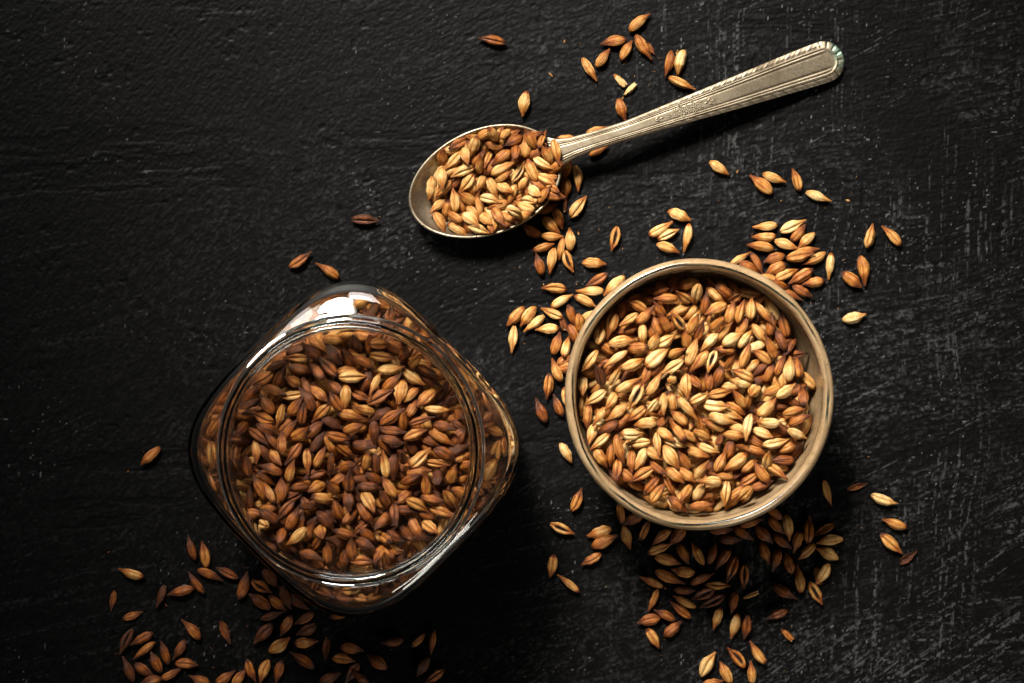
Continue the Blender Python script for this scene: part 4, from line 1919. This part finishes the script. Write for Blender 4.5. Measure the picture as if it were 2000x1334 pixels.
jn8x -941 -919 1338 118 -9 93
jn6x -652 -204 1333 -74 -2 89
jc8x -348 -851 1287 158 14 82
jn6x -1108 -534 1334 -88 1 82
jc5x -235 -680 1250 73 -2 90
jc4x -1026 -1408 1243 68 11 89
jn6x -1846 -615 1183 -28 19 80
jn8x -1305 -301 1337 5 -11 88
jn4x -503 -363 1332 40 -2 83
jc5x -344 -256 1246 158 21 84
jc6x -1245 -996 1388 122 -1 81
jc7x -867 -1466 1215 64 14 94
jn4x -533 -956 1341 -116 -18 86
jn5x -1226 -334 1390 -100 -3 89
jc6x -564 -811 1371 60 -2 83
jc6x -1007 -297 1337 -159 -12 85
jn4x -437 -846 1327 150 25 89
jc6x -701 -746 1339 -64 8 90
jn6x -557 -59 1261 56 -43 93
jc7x -474 -1216 1244 125 15 84
jn4x -1119 -937 1343 -138 -23 83
jc7x -1051 -785 1386 14 -1 86
jn4x -921 -656 1354 -37 -34 84
jc7x -1761 -846 1215 -9 13 92
jc6x -1198 -695 1342 122 17 85
jc4x -1486 -151 1290 -91 10 85
jc6x -649 -987 1337 90 6 87
jn4x -697 -866 1381 -27 -10 88
jc6x -704 -350 1343 76 18 85
jc6x -936 -1347 1268 15 -6 80
jc4x -975 -508 1344 18 -20 90
jc5x -642 2 1248 -156 10 82
jn6x -766 -31 1300 45 1 92
jc6x -1309 -836 1336 9 4 84
jc5x -1044 -282 1367 -129 -3 84
jn6x -961 -9 1288 -142 22 88
jn4x -482 -295 1322 -142 -2 93
jn4x -1197 -265 1336 -177 0 85
jn6x -924 -1157 1345 -11 20 87
jc5x -342 -568 1334 -75 -7 86
jn7x -1814 -576 1196 129 -27 82
jn4x -1426 -982 1338 91 -18 84
jc5x -235 -399 1239 59 -40 93
jn4x -1117 -56 1316 172 -39 93
jn7x -441 -958 1358 135 0 84
jc8x -341 -699 1305 29 -5 93
jn7x -555 -1183 1334 -9 -9 80
jc4x -707 -144 1357 99 -9 90
jc4x -942 -1437 1233 170 -15 80
jn7x -1302 -559 1337 -15 6 86
jn5x -786 -258 1341 -142 14 86
sn32 -38 1361 233 46 -51 81
sn30 -118 1346 274 -54 -49 82
sn40 -190 1346 233 -152 -25 82
sc31 -248 1280 224 -108 -29 76
sn51 -130 1293 202 161 -9 79
sn61 5 1313 217 -152 19 76
sn51 120 1328 247 118 16 76
sc51 198 1325 227 67 -24 76
sn41 90 1279 209 92 1 76
sc41 289 1239 256 -77 2 82
sn41 227 1223 236 121 25 76
sn50 158 1240 197 20 20 82
sc22 204 1166 210 -31 16 80
sn61 24 1248 233 86 -36 76
sn50 47 1275 176 100 -15 82
sn31 -304 1218 206 -76 32 76
sc31 -385 1185 196 -132 11 76
sn60 -218 1211 174 50 7 76
sc41 -158 1195 178 -112 31 76
sn41 -212 1162 201 88 44 76
sn50 -68 1207 198 -140 0 82
sn60 -132 1156 162 52 0 82
sn32 -58 1140 177 27 0 90
sc22 -326 1115 183 -156 10 85
sn30 -387 1127 165 23 -15 82
so32 44 1115 178 58 1 78
sn42 128 1131 196 112 -2 89
sn41 -59 1085 167 28 30 76
sn31 -460 1070 220 -86 20 76
sn31 -534 1005 163 -99 0 79
sc32 -298 1040 168 -128 -5 76
sc41 -450 1000 164 -135 -5 76
sn60 -372 1047 136 -131 2 82
sn32 -206 1045 162 -117 30 76
sn31 -127 1013 138 -67 -2 76
sn32 -46 1007 169 -28 33 76
sn31 69 1032 207 -123 45 76
sn30 -1 968 146 -109 -4 76
sn12 151 982 212 -45 49 76
sc31 230 1058 225 -30 28 76
sn50 187 1025 175 -32 5 82
sn41 266 1002 234 -37 49 82
sn51 210 961 243 52 19 76
sc32 -377 930 156 99 -3 80
sn41 -296 940 180 149 34 82
sc21 -144 935 149 -16 20 76
sn40 -94 894 143 -162 -10 76
sn42 -221 899 164 101 -10 76
sc21 110 921 209 -13 49 76
sn32 82 885 212 154 -32 80
sc22 22 837 303 -27 -44 76
sn31 -490 892 144 -136 30 76
sn50 -429 859 136 -93 -16 76
sn42 -473 784 165 -63 8 82
sn52 -378 821 196 144 -30 76
sn22 -271 799 210 -37 26 80
sn41 -253 841 167 -50 9 82
sn31 -172 800 199 -43 48 82
sn51 -90 818 244 -58 25 82
sn32 -354 732 182 -31 0 82
sc22 -217 734 212 -19 5 76
sn41 -127 755 204 -99 52 82
sn40 -61 765 198 -2 50 82
sn40 -20 812 219 -16 12 82
sn31 78 821 234 19 54 82
sn50 280 956 226 -12 18 82
sn40 -263 1015 126 -84 -8 82
sn60 -301 757 178 -55 -2 82
sn50 -328 907 138 -83 6 82
sc4x -140 1324 148 -111 -28 82
sc3x -401 904 101 -167 4 88
sn5x 222 1153 161 -115 -25 85
sn4x -222 913 110 88 -8 92
sc3x -92 903 93 3 3 84
sc4x -262 965 75 -119 -8 90
sn2x -373 1259 162 1 -20 93
sn4x -284 846 100 25 -17 81
sn3x 106 1157 146 -1 11 90
sn2x -424 1055 99 120 6 81
sc4x 44 842 165 -174 -20 91
sn3x -120 1151 81 89 -6 92
sc6x -180 929 81 -107 -7 82
sc2x -45 865 120 -177 -11 92
sn4x -44 1276 122 -90 -17 86
sc5x 78 1012 156 115 -16 84
sc3x -238 1323 169 160 37 94
sn5x 273 1133 196 -145 -39 85
sn3x -399 1165 134 40 25 83
sn3x -319 786 132 24 -13 85
sn3x -69 1021 101 -149 -1 93
sc6x 83 888 155 -10 23 94
sc3x -198 995 64 66 -5 86
sc2x -84 1345 165 -117 -49 87
sn2x -91 1065 66 61 -4 88
sc2x -359 855 108 46 -23 92
sc4x 166 1297 177 167 -25 80
sn3x -196 1045 102 159 5 91
sn4x 216 1069 162 -175 -29 94
sc5x -360 963 83 -158 16 86
sn4x -73 1197 87 94 5 86
sn6x -236 762 149 -89 35 93
sn5x -375 1069 88 109 4 86
sn4x 151 987 144 74 -17 85
sn3x -500 975 124 -94 -8 92
sn2x 60 1063 93 -172 -15 87
sc4x -78 1138 126 -74 -3 89
sc4x -16 1340 178 38 4 84
sc2x 13 1075 132 -66 -11 90
sc2x -464 1114 141 54 23 85
sn2x -239 1112 72 -37 -6 91
sn6x 226 1241 183 -180 -30 87
sc3x -123 1247 105 -131 -17 93
sn3x -283 919 114 114 -12 88
sn4x 72 1105 132 154 -12 92
sc2x 76 1009 106 -149 -15 86
sn5x 129 1345 198 17 35 89
sn2x -450 990 103 -77 -2 84
sc2x -168 1116 68 117 9 88
sc6x -183 797 130 -81 27 89
sn3x -178 1242 134 -89 -31 83
sn6x -158 1151 116 -120 -5 88
sc6x -242 1195 92 20 -5 93
sn2x 58 1270 129 -169 -23 83
sn2x -46 805 154 148 -39 87
sc6x -216 1156 122 -92 -12 92
sc3x -321 1072 76 -90 -4 86
sc6x -351 1298 194 -150 20 80
sn6x -267 1061 74 -67 -26 87
sc3x -303 1201 130 82 -11 86
sn3x -352 1167 108 -90 -15 93
sn2x -99 958 78 -23 17 89
sc4x -71 1233 151 -60 -16 91
sn2x -129 831 118 -48 20 85
sn4x -456 1207 179 89 49 92
sc4x 43 1219 111 -3 16 92
sn6x 22 1189 151 -149 -12 81
sc3x 173 932 186 45 -13 89
sn5x -12 1098 89 -159 8 93
sc2x -270 1245 161 -70 -28 89
sc4x 56 947 122 -155 2 94
sc3x 156 1203 137 -55 -5 84
sc4x -153 1359 198 1 19 88
sn6x -239 1274 128 -40 -29 88
sn4x -20 963 88 -70 18 84
sn2x 23 1162 93 -165 -8 91
sn2x 140 1117 122 -19 28 86
sc6x -1 1276 151 79 -6 89
tc61 -133 1997 33 169 0 92
tn41 843 2117 33 40 0 89
tn51 674 1988 32 -170 0 88
tn41 759 1934 30 60 0 76
tn51 870 1953 33 -57 0 91
th51 919 1947 14 -53 0 50
tn41 604 1879 30 54 0 76
tn31 512 1806 31 -58 0 84
tf21 736 1711 15 -44 0 58
tf11 807 1691 13 41 0 42
tn51 1039 1841 33 -104 0 88
tn21 1116 1850 32 -104 0 86
tc41 1121 1713 33 -25 0 89
tn31 82 1574 32 -99 0 87
tn51 728 1535 30 -73 0 78
tn41 564 1396 30 18 0 76
tn41 368 1341 30 5 0 76
tn51 577 1266 30 28 0 76
tc51 356 1131 30 -112 0 76
tn31 434 1086 31 -84 0 81
tn51 354 1012 30 -96 0 77
tf81 350 882 13 -94 0 48
tc31 440 894 32 53 0 87
tn51 307 814 29 -66 0 76
tn41 261 770 30 -45 0 76
tn61 127 737 30 148 0 76
tn61 238 883 29 23 0 76
tc81 -971 805 34 -3 0 93
tc61 -1402 540 33 35 0 90
tn51 -1218 468 32 147 0 86
tn41 268 697 30 -3 0 76
tn31 384 678 30 91 0 76
tn41 211 626 30 17 0 76
tn31 264 536 32 -100 0 85
tn41 325 611 29 -100 0 76
tn61 180 512 30 105 0 76
to41 375 531 29 -69 0 76
to41 680 681 31 -103 0 82
tn41 547 519 31 -4 0 80
tc61 562 407 31 -150 0 84
tn31 676 367 34 -137 0 93
tn31 522 334 32 180 0 86
tc41 280 353 32 177 0 84
tn21 329 270 31 30 0 84
tn31 487 268 30 -27 0 79
tc31 264 189 31 155 0 80
tn61 398 165 31 -71 -9 83
tn31 498 159 32 -151 -13 82
tn41 22 163 32 -132 0 88
tn41 104 165 31 -127 0 83
tn21 148 119 32 -142 0 84
tn31 236 83 30 -177 0 76
tc21 7 16 32 -96 0 86
tf71 348 94 13 -70 0 45
tn51 449 107 52 -83 -20 82
tn51 295 -13 31 73 0 80
tn31 359 -37 38 76 -22 80
tn61 413 37 31 -67 0 82
tn51 358 -116 29 31 0 76
tn41 295 -193 55 112 0 77
tc51 240 -297 32 -96 0 87
tn61 305 -425 30 113 0 79
tc71 191 -459 31 113 0 83
tn31 358 -377 30 -79 0 76
tn51 378 -169 32 15 9 82
tn31 1681 764 30 -175 0 77
tc21 1856 764 32 25 0 86
tn41 1669 694 30 -178 0 79
tn51 1900 720 30 50 0 76
tn31 1949 669 30 -137 1 76
tn41 1646 630 33 172 0 90
tc31 1819 641 31 -19 0 83
tn31 1513 551 30 31 0 76
tn61 1625 517 32 -61 4 86
tn61 1735 549 30 -162 0 76
tn41 1955 603 30 7 6 76
tc51 1906 568 62 11 12 90
tn41 2004 547 32 -153 0 86
tn21 2107 503 32 -96 0 84
tn51 1744 480 31 -150 -3 81
tc41 1818 445 34 24 -13 88
tc51 1913 430 34 -149 0 95
tn41 1998 391 30 -170 0 76
tn61 1783 370 47 -18 -34 82
tn61 1927 330 30 -29 0 76
tn61 1845 308 31 -22 1 82
tn41 1717 406 34 -23 -19 82
tn61 1578 483 30 -30 -9 82
tc31 2372 701 31 75 0 82
tn51 2328 474 34 -82 0 94
tn51 2255 406 32 -38 0 86
tn31 1374 1149 30 -34 0 77
tn41 1654 1040 33 141 0 89
tn31 1738 1083 31 -20 0 81
tc41 1885 1073 30 109 0 78
tn21 2030 961 31 -20 0 84
tn31 1112 834 31 -23 0 83
tc31 982 743 32 30 0 86
tc21 1036 711 30 25 0 78
tn31 1161 691 33 -101 0 91
tn31 1034 620 30 -21 0 79
tc41 2519 699 32 134 0 84
tn11 2269 160 31 14 0 81
tn21 360 -740 30 -60 0 76
tc51 432 -1049 31 67 0 82
to41 333 -1242 32 -23 0 86
tn41 577 -1267 31 -162 0 84
tn51 614 -1323 34 25 0 93
to51 524 -1445 30 -151 0 76
to41 266 -1489 30 -100 0 76
tn41 377 -1605 33 141 0 89
tn51 723 -1153 31 -80 -11 82
tn71 799 -1179 31 -153 7 82
tn41 761 -1300 31 -75 0 82
tc51 883 -1248 30 66 0 76
tn51 992 -1296 31 -140 0 81
tc41 979 -1373 32 22 1 88
tn61 1096 -1288 31 -129 -1 82
tn51 1137 -1408 30 -62 0 76
tc41 1229 -1406 32 119 0 84
tn61 1329 -1404 30 72 0 76
tn61 1398 -1439 31 -126 0 81
tn41 1034 -1450 32 -15 0 87
tn41 1134 -1525 30 172 0 77
tn51 1042 -1563 35 -23 0 98
tn51 926 -1595 30 157 0 78
tn61 1261 -1571 32 25 0 84
tc61 1455 -1508 33 -110 0 92
to51 1538 -1555 31 -92 0 83
tc41 1366 -1616 30 -2 0 80
tn71 1150 -1651 30 0 0 76
to71 1267 -1676 31 -157 0 83
to71 1325 -1725 33 -154 0 92
tc51 935 -1717 31 -114 0 83
tn41 1143 -1725 31 153 0 82
tc61 1116 -1779 32 141 0 88
tn61 1015 -1813 31 154 0 80
tc61 905 -1848 30 -166 0 79
tn61 1067 -1903 31 41 0 80
tn51 1468 -1730 30 -102 0 76
tn31 1360 -1835 30 -109 0 76
tn31 1474 -1887 32 -105 0 84
tc71 1553 -1895 31 -99 0 80
tc41 937 -1968 30 -58 0 76
tn71 1445 -1312 30 -2 0 76
tn61 1534 -1274 30 -33 0 76
tn71 1391 -1247 31 4 0 82
tn61 1752 -1140 31 -39 -4 82
tn51 1585 -1197 31 16 0 82
tn51 1751 -1219 30 -48 0 76
tn31 1830 -1232 32 -82 -6 87
tn71 1670 -1280 31 -45 0 82
tn61 1793 -1327 30 -38 0 76
tn41 1890 -1324 30 -108 0 76
tc61 1966 -1250 32 88 0 88
th51 2071 -1254 18 -151 0 80
tn31 2104 -1320 33 -171 0 89
tn31 2090 -1404 31 154 0 81
tc41 1953 -1394 30 -137 0 76
tn51 1677 -1402 30 -71 0 76
tn61 1750 -1448 30 -108 0 76
tc61 1834 -1464 30 108 0 76
tn41 1904 -1574 33 99 0 89
tn71 1805 -1658 33 -31 0 91
th31 2020 -1540 13 -98 0 45
tc31 2060 -1544 30 -123 0 79
to41 2015 -1671 31 -61 0 83
tf41 1613 -1671 12 23 0 41
tc71 1759 -1811 30 -158 0 76
tc41 2090 -1002 32 -73 0 85
th61 2290 -957 17 17 0 70
tc21 2465 -1048 32 -19 0 87
tn41 2535 -1207 32 161 0 87
tc41 2513 -1340 34 -42 0 94
th81 2624 -1427 17 37 0 72
tf51 1843 -1966 15 -45 0 59
tc21 1297 -2136 34 59 0 93
to51 1489 -2094 32 132 0 84
tn41 1629 -2067 32 124 0 86
tn41 1415 -2192 31 117 0 80
tn41 1589 -2199 30 94 0 76
tn51 1329 -2265 30 12 0 76
dn41 -2400 -762 33 -137 0 89
dn31 -2524 -1536 32 162 0 86
dn61 -2126 -1367 32 106 0 85
dc41 -2038 -1409 32 100 0 87
dn61 -2004 -1545 32 -24 0 85
dc61 -1891 -1533 31 154 0 82
dn61 -2095 -1598 32 126 0 88
dn81 -2327 -1688 30 -111 0 76
dn51 -2198 -1656 33 -165 0 90
dn61 -1778 -1616 34 74 0 96
dh61 -2650 -1721 17 -101 0 69
dh51 -2518 -1813 17 20 0 72
dn51 -2124 -1910 31 133 0 81
dh61 -1901 -1931 19 -67 0 84
dc71 -1651 -1937 32 -133 0 88
do81 -2557 -1985 33 -117 0 91
dc61 -2457 -1971 32 -151 0 85
dn41 -2440 -2048 33 -141 0 91
dn61 -2361 -2124 30 116 0 79
dn61 -2302 -2061 31 108 0 83
dn61 -2206 -2044 30 -122 0 76
dn71 -2542 -2173 32 113 0 88
dn61 -2437 -2179 30 -33 0 76
dc51 -2155 -2137 30 -6 0 76
dn51 -2259 -2203 30 28 0 80
dn61 -2396 -2252 29 -165 0 76
dn51 -2069 -2245 30 159 0 76
dn51 -1901 -2227 30 33 0 76
dn51 -1807 -2228 30 52 0 76
dc51 -1730 -2184 31 -69 0 81
dc41 -1644 -2184 31 -110 0 81
do51 -1659 -1627 30 -30 0 76
dn61 -1673 -1721 32 145 0 85
dn71 -1596 -1575 31 -48 0 82
dn51 -1554 -1736 30 -41 0 76
dc71 -1595 -1818 30 18 0 76
dn81 -1498 -1697 54 -67 0 82
dn81 -1418 -1729 31 -33 8 82
dn51 -1498 -1885 30 -119 0 77
dn61 -1377 -1837 30 -150 0 76
dc71 -1363 -1912 30 -153 0 76
dn31 -1539 -2012 31 35 0 83
dn41 -1367 -1996 30 6 0 76
dn61 -1388 -2111 33 146 0 92
dn51 -1546 -2188 30 -104 0 76
dh71 -1230 -2038 18 -95 0 79
dn51 -1059 -2035 30 -9 0 76
dc41 -1114 -2106 30 -8 0 77
dn61 -897 -2120 31 145 0 80
dn61 -795 -1989 30 -174 0 76
dh41 -613 -1983 17 44 0 69
dn51 -528 -1992 31 -97 0 83
dn71 -592 -2156 30 -121 0 76
dc51 -514 -2220 30 -144 0 76
dc71 -1059 -2195 30 -124 2 77
dn61 -1203 -2229 30 24 0 76
dn71 -990 -2242 41 -45 -19 82
dn61 -1130 -1810 31 11 0 82"""

rows = []
for ln in DATA.strip().split('\n'):
    k, *v = ln.split()
    v = [float(q) for q in v]
    rows.append(dict(s=k[0], ty=k[1], co=int(k[2]), la=k[3], x=v[0] / 20, y=v[1] / 20, z=v[2] / 20, yaw=v[3], pit=v[4], L=v[5] / 10))

DIRS = ["right", "upper right", "up", "upper left", "left", "lower left", "down", "lower right"]
CLOCK = ["twelve", "one", "two", "three", "four", "five", "six", "seven", "eight", "nine", "ten", "eleven"]
TONE = {1: "cream", 2: "pale", 3: "straw coloured", 4: "tan", 5: "orange brown", 6: "reddish brown", 7: "dark red", 8: "very dark", 9: "blackened"}
PLACES = [(900, 30, 1010, 110, "alone far above the spoon bowl"), (1280, 80, 1380, 190, "in the trio just above the handle"), (1120, 0, 1290, 172, "scattered above the spoon handle"),
          (1000, 160, 1050, 250, "just above the heaped spoon"), (1075, 185, 1260, 320, "against the spoon handle"), (660, 400, 760, 460, "alone left of the spoon"),
          (540, 480, 680, 565, "in the pair above the jar"), (1000, 290, 1160, 545, "spilled beside the spoon bowl"), (1170, 430, 1232, 505, "alone between spoon and bowl"),
          (1240, 390, 1370, 510, "in the five above the bowl"), (1370, 290, 1650, 410, "in the row below the handle"), (1420, 410, 1642, 615, "in the pile above the bowl"),
          (1642, 420, 1800, 580, "right of the bowl's upper pile"), (1640, 580, 1720, 650, "alone right of the bowl"), (960, 470, 1260, 860, "between the jar and the bowl"),
          (1040, 860, 1262, 1190, "scattered at the bowl's lower left"), (1662, 880, 1850, 1120, "scattered far right below the bowl"), (1470, 900, 1662, 1210, "fanned out at the bowl's lower right"),
          (1360, 1190, 1660, 1400, "near the bottom edge under the bowl"), (1220, 980, 1480, 1300, "spilled below the bowl"), (250, 850, 330, 930, "alone left of the jar"),
          (180, 1050, 492, 1195, "scattered at the jar's lower left"), (180, 1195, 480, 1400, "in the bottom left cluster"), (480, 1080, 950, 1400, "spilled below the jar")]


def place_of(d):
    s = 5.882 * HCAM / (HCAM - d['z'])
    px, py = 1000 + d['x'] * s, 667 - d['y'] * s
    if d['s'] in 'td':
        for x0, y0, x1, y1, p in PLACES:
            if x0 <= px <= x1 and y0 <= py <= y1: return p, "barley grains " + p
        return "on the dark table", "barley grains loose on the table"
    c, nm, R = {'b': (BC, "in bowl", 37.0), 'j': (JC, "in jar", 36.0), 's': (SPC, "in spoon", 22.0)}[d['s']]
    dx, dy = d['x'] - c[0], d['y'] - c[1]
    rr_ = math.hypot(dx, dy) / R
    hr = CLOCK[int(round(math.degrees(math.atan2(dx, dy)) / 30)) % 12]
    if rr_ < 0.22: return nm + " at its centre", "barley grains " + nm
    return nm + (" near rim" if rr_ > 0.72 else " midway") + " at %s o'clock" % hr, "barley grains " + nm


# which grains stand alone as objects: every roasted one traced, the 300 largest pale ones, all husks and pieces
whole = [d for d in rows if d['la'] != 'x' and d['ty'] in 'nco']
pale = sorted([d for d in whole if d['s'] in 'tbs'], key=lambda d: -(d['L'] * (1.0 if d['la'] != '0' else 0.55)))
dark = sorted([d for d in whole if d['s'] in 'dj'], key=lambda d: -(d['L'] * (1.0 if d['la'] != '0' else 0.55)))
solo = pale[:300] + dark[:300]
flakes = [d for d in rows if d['la'] != 'x' and d['ty'] in 'hf']
ids = set(id(d) for d in solo + flakes)
mass = [d for d in rows if id(d) not in ids]


def pose(d, r):
    wob = r.gauss(0, 16)
    roll = {'n': wob, 'c': 180 + wob, 'o': 180 + wob * .6, 'h': r.choice((0, 180)) + wob, 'f': r.uniform(0, 360)}[d['ty']]
    W = min(1.18, max(.62, (d['L'] / 8.6) ** .6)) * r.uniform(.88, 1.08) * (.78 if r.random() < .12 else 1)
    if d['ty'] == 'h': W *= .8
    if d['ty'] == 'f': W *= .9
    return roll, W


objs = []
for d in solo + flakes:
    r = random.Random(int(d['x'] * 20) * 7919 + int(d['y'] * 20))
    roasted = d['s'] in 'dj'
    pool = {'n': WHOLE, 'c': WHOLE, 'o': SPLIT, 'h': HUSK, 'f': BROKEN}[d['ty']]
    nm = ("roasted_barley_grain" if roasted else "barley_grain") if d['ty'] in 'nco' else ("husk_flake" if d['ty'] == 'h' else "broken_grain")
    o = bpy.data.objects.new(nm, r.choice(pool))
    col.objects.link(o)
    roll, W = pose(d, r)
    Ls = d['L'] if d['ty'] != 'f' else 8.4
    o.location = (d['x'] * MM, d['y'] * MM, d['z'] * MM)
    o.rotation_euler = (math.radians(roll), math.radians(-d['pit']), math.radians(d['yaw']))
    o.scale = (Ls * MM, W * MM * r.uniform(.88, 1.08), W * MM * r.uniform(.88, 1.06))
    o.color = (min(1, max(.26 if roasted else .06, (d['co'] - 4) * .132 + .40 + r.uniform(-.04, .04) + (.10 if roasted else -.02))), r.random(), 0, 1)
    pl, grp = place_of(d)
    di = DIRS[int(round(d['yaw'] / 45)) % 8]
    form = {'n': "", 'c': "creased ", 'o': "split ", 'h': "curled ", 'f': "broken "}[d['ty']]
    kindw = {'h': "barley husk", 'f': "barley piece"}.get(d['ty'], "roasted barley" if roasted else "barley grain")
    objs.append((o, f"{TONE[max(1, d['co'])]} {form}{kindw} tip {di}, {pl}", grp, d))
bylab = {}
for q in objs: bylab.setdefault(q[1], []).append(q)
for lab, qs_ in bylab.items():
    if len(qs_) > 1:
        xs = [q[3]['x'] for q in qs_]; ys = [q[3]['y'] for q in qs_]
        hor = max(xs) - min(xs) > max(ys) - min(ys)
        qs_.sort(key=lambda q: q[3]['x'] if hor else -q[3]['y'])
        words = (["leftmost"] + ["middle"] * (len(qs_) - 2) + ["rightmost"]) if hor else (["upper one"] + ["middle one"] * (len(qs_) - 2) + ["lower one"])
    else:
        words = [None]
    for q, w in zip(qs_, words):
        lab2 = lab + (", " + w if w else "")
        if len(lab2.replace("'", " ").split()) > 15:
            lab2 = lab2.replace("very dark", "dark").replace(" coloured", "").replace("upper one", "upper").replace("lower one", "lower").replace("scattered at", "at").replace(" the ", " ")
        tag(q[0], lab2, "husk" if q[3]['ty'] == 'h' else "grain", q[2])


def build_mass(name, lst, label):
    VV = []; FF = []; AA = []; CC = []
    n0 = 0
    for d in lst:
        r = random.Random(int(d['x'] * 20) * 7919 + int(d['y'] * 20) + 3)
        V_, F_, A_ = r.choice(LOW)
        ty = d['ty'] if d['ty'] in 'nc' else 'c'
        roll, W = pose(dict(d, ty=ty), r)
        R_ = np.array((Matrix.Rotation(math.radians(d['yaw']), 3, 'Z') @ Matrix.Rotation(math.radians(-d['pit']), 3, 'Y') @ Matrix.Rotation(math.radians(roll), 3, 'X')))
        P = (V_ * np.array([d['L'], W, W])) @ R_.T + np.array([d['x'], d['y'], d['z']])
        VV.append(P * MM); AA.append(A_)
        CC.append(np.tile([min(1, max(0, (d['co'] - 4) * .132 + .41 + r.uniform(-.05, .05))), r.random(), 0], (len(V_), 1)))
        FF.extend([tuple(i + n0 for i in f) for f in F_]); n0 += len(V_)
    me = mesh_from(name, np.concatenate(VV), FF)
    set_attr(me, 'gp', np.concatenate(AA)); set_attr(me, 'gc', np.concatenate(CC))
    o = link(name, me, M_MASS)
    tag(o, label, "grain", None, "stuff")
    return o


# grains seen through the jar's side walls
lining = []
for lay, cnt, ins in ((0, 520, 2.3), (1, 300, 5.2)):
    placed = []
    tries = 0
    while len(placed) < cnt and tries < 9000:
        tries += 1
        z = rng.uniform(8.5, 60); th = rng.uniform(0, 2 * math.pi)
        R_ = jar_r(th, (float(np.interp(z, [4.5, 8, 13, 50, 57], [34, 39, 41.3, 41.9, 41.8])), z, 3.5)) - ins - (2.2 if z < 12 else 0)
        p = np.array([R_ * math.cos(th), R_ * math.sin(th), z])
        if placed and min(np.sum((np.array(placed) - p) ** 2, axis=1)) < 4.2 ** 2: continue
        placed.append(p)
        th2 = th + .02
        R2 = jar_r(th2, (float(np.interp(z, [4.5, 8, 13, 50, 57], [34, 39, 41.3, 41.9, 41.8])), z, 3.5)) - ins
        yaw = math.degrees(math.atan2(R2 * math.sin(th2) - p[1], R2 * math.cos(th2) - p[0])) + (180 if rng.random() < .5 else 0)
        lining.append(dict(s='j', ty='n' if rng.random() < .5 else 'c', co=int(rng.integers(4, 9)), la='x', x=JC[0] + p[0], y=JC[1] + p[1], z=z, yaw=yaw, pit=float(np.clip(rng.normal(0, 28), -60, 60)), L=float(rng.uniform(8, 9.2))))
build_mass("barley_grains", [d for d in mass if d['s'] in 'tbs'], "pale barley grains filling the bowl and spoon beneath the top layer")
build_mass("roasted_barley_grains", [d for d in mass if d['s'] in 'dj'] + lining, "dark roasted barley grains filling the glass jar below its top layer")

# chaff and crumbs shed on the board round the loose grains
VV = []; FF = []; AA = []; CC = []
loose = [d for d in rows if d['s'] in 'td']
for k in range(170):
    r = random.Random(9000 + k)
    d = r.choice(loose)
    an = r.uniform(0, 6.283); di_ = abs(r.gauss(0, 9)) + 2.5
    cx, cy = d['x'] + di_ * math.cos(an), d['y'] + di_ * math.sin(an)
    ln = r.uniform(0.2, 0.5) if r.random() < .8 else r.uniform(.5, 1.2)
    wd = ln * r.uniform(.25, .6); yw = r.uniform(0, 6.283)
    n0 = len(VV)
    for (u, v, z) in ((-1, 0, .05), (-.4, .9, .12), (.5, .7, .2), (1, -.1, .1), (.3, -.8, .06), (-.5, -.7, .16), (0, 0, .34)):
        x_, y_ = u * ln * r.uniform(.7, 1.1), v * wd * r.uniform(.7, 1.1)
        VV.append(((cx + x_ * math.cos(yw) - y_ * math.sin(yw)) * MM, (cy + x_ * math.sin(yw) + y_ * math.cos(yw)) * MM, (z * .9 - .05) * MM))
        AA.append((.4, u, 0)); CC.append((r.uniform(.1, .6) if d['s'] == 't' else r.uniform(.4, .9), r.random(), 0))
    for i in range(6): FF.append((n0 + i, n0 + (i + 1) % 6, n0 + 6))
    FF.append(tuple(n0 + i for i in (5, 4, 3, 2, 1, 0)))
me = mesh_from("chaff_crumbs", VV, FF, False)
set_attr(me, 'gp', AA); set_attr(me, 'gc', CC)
tag(link("chaff_crumbs", me, M_MASS), "tiny crumbs and chaff scattered on the table around the loose grains", "chaff", None, "stuff")
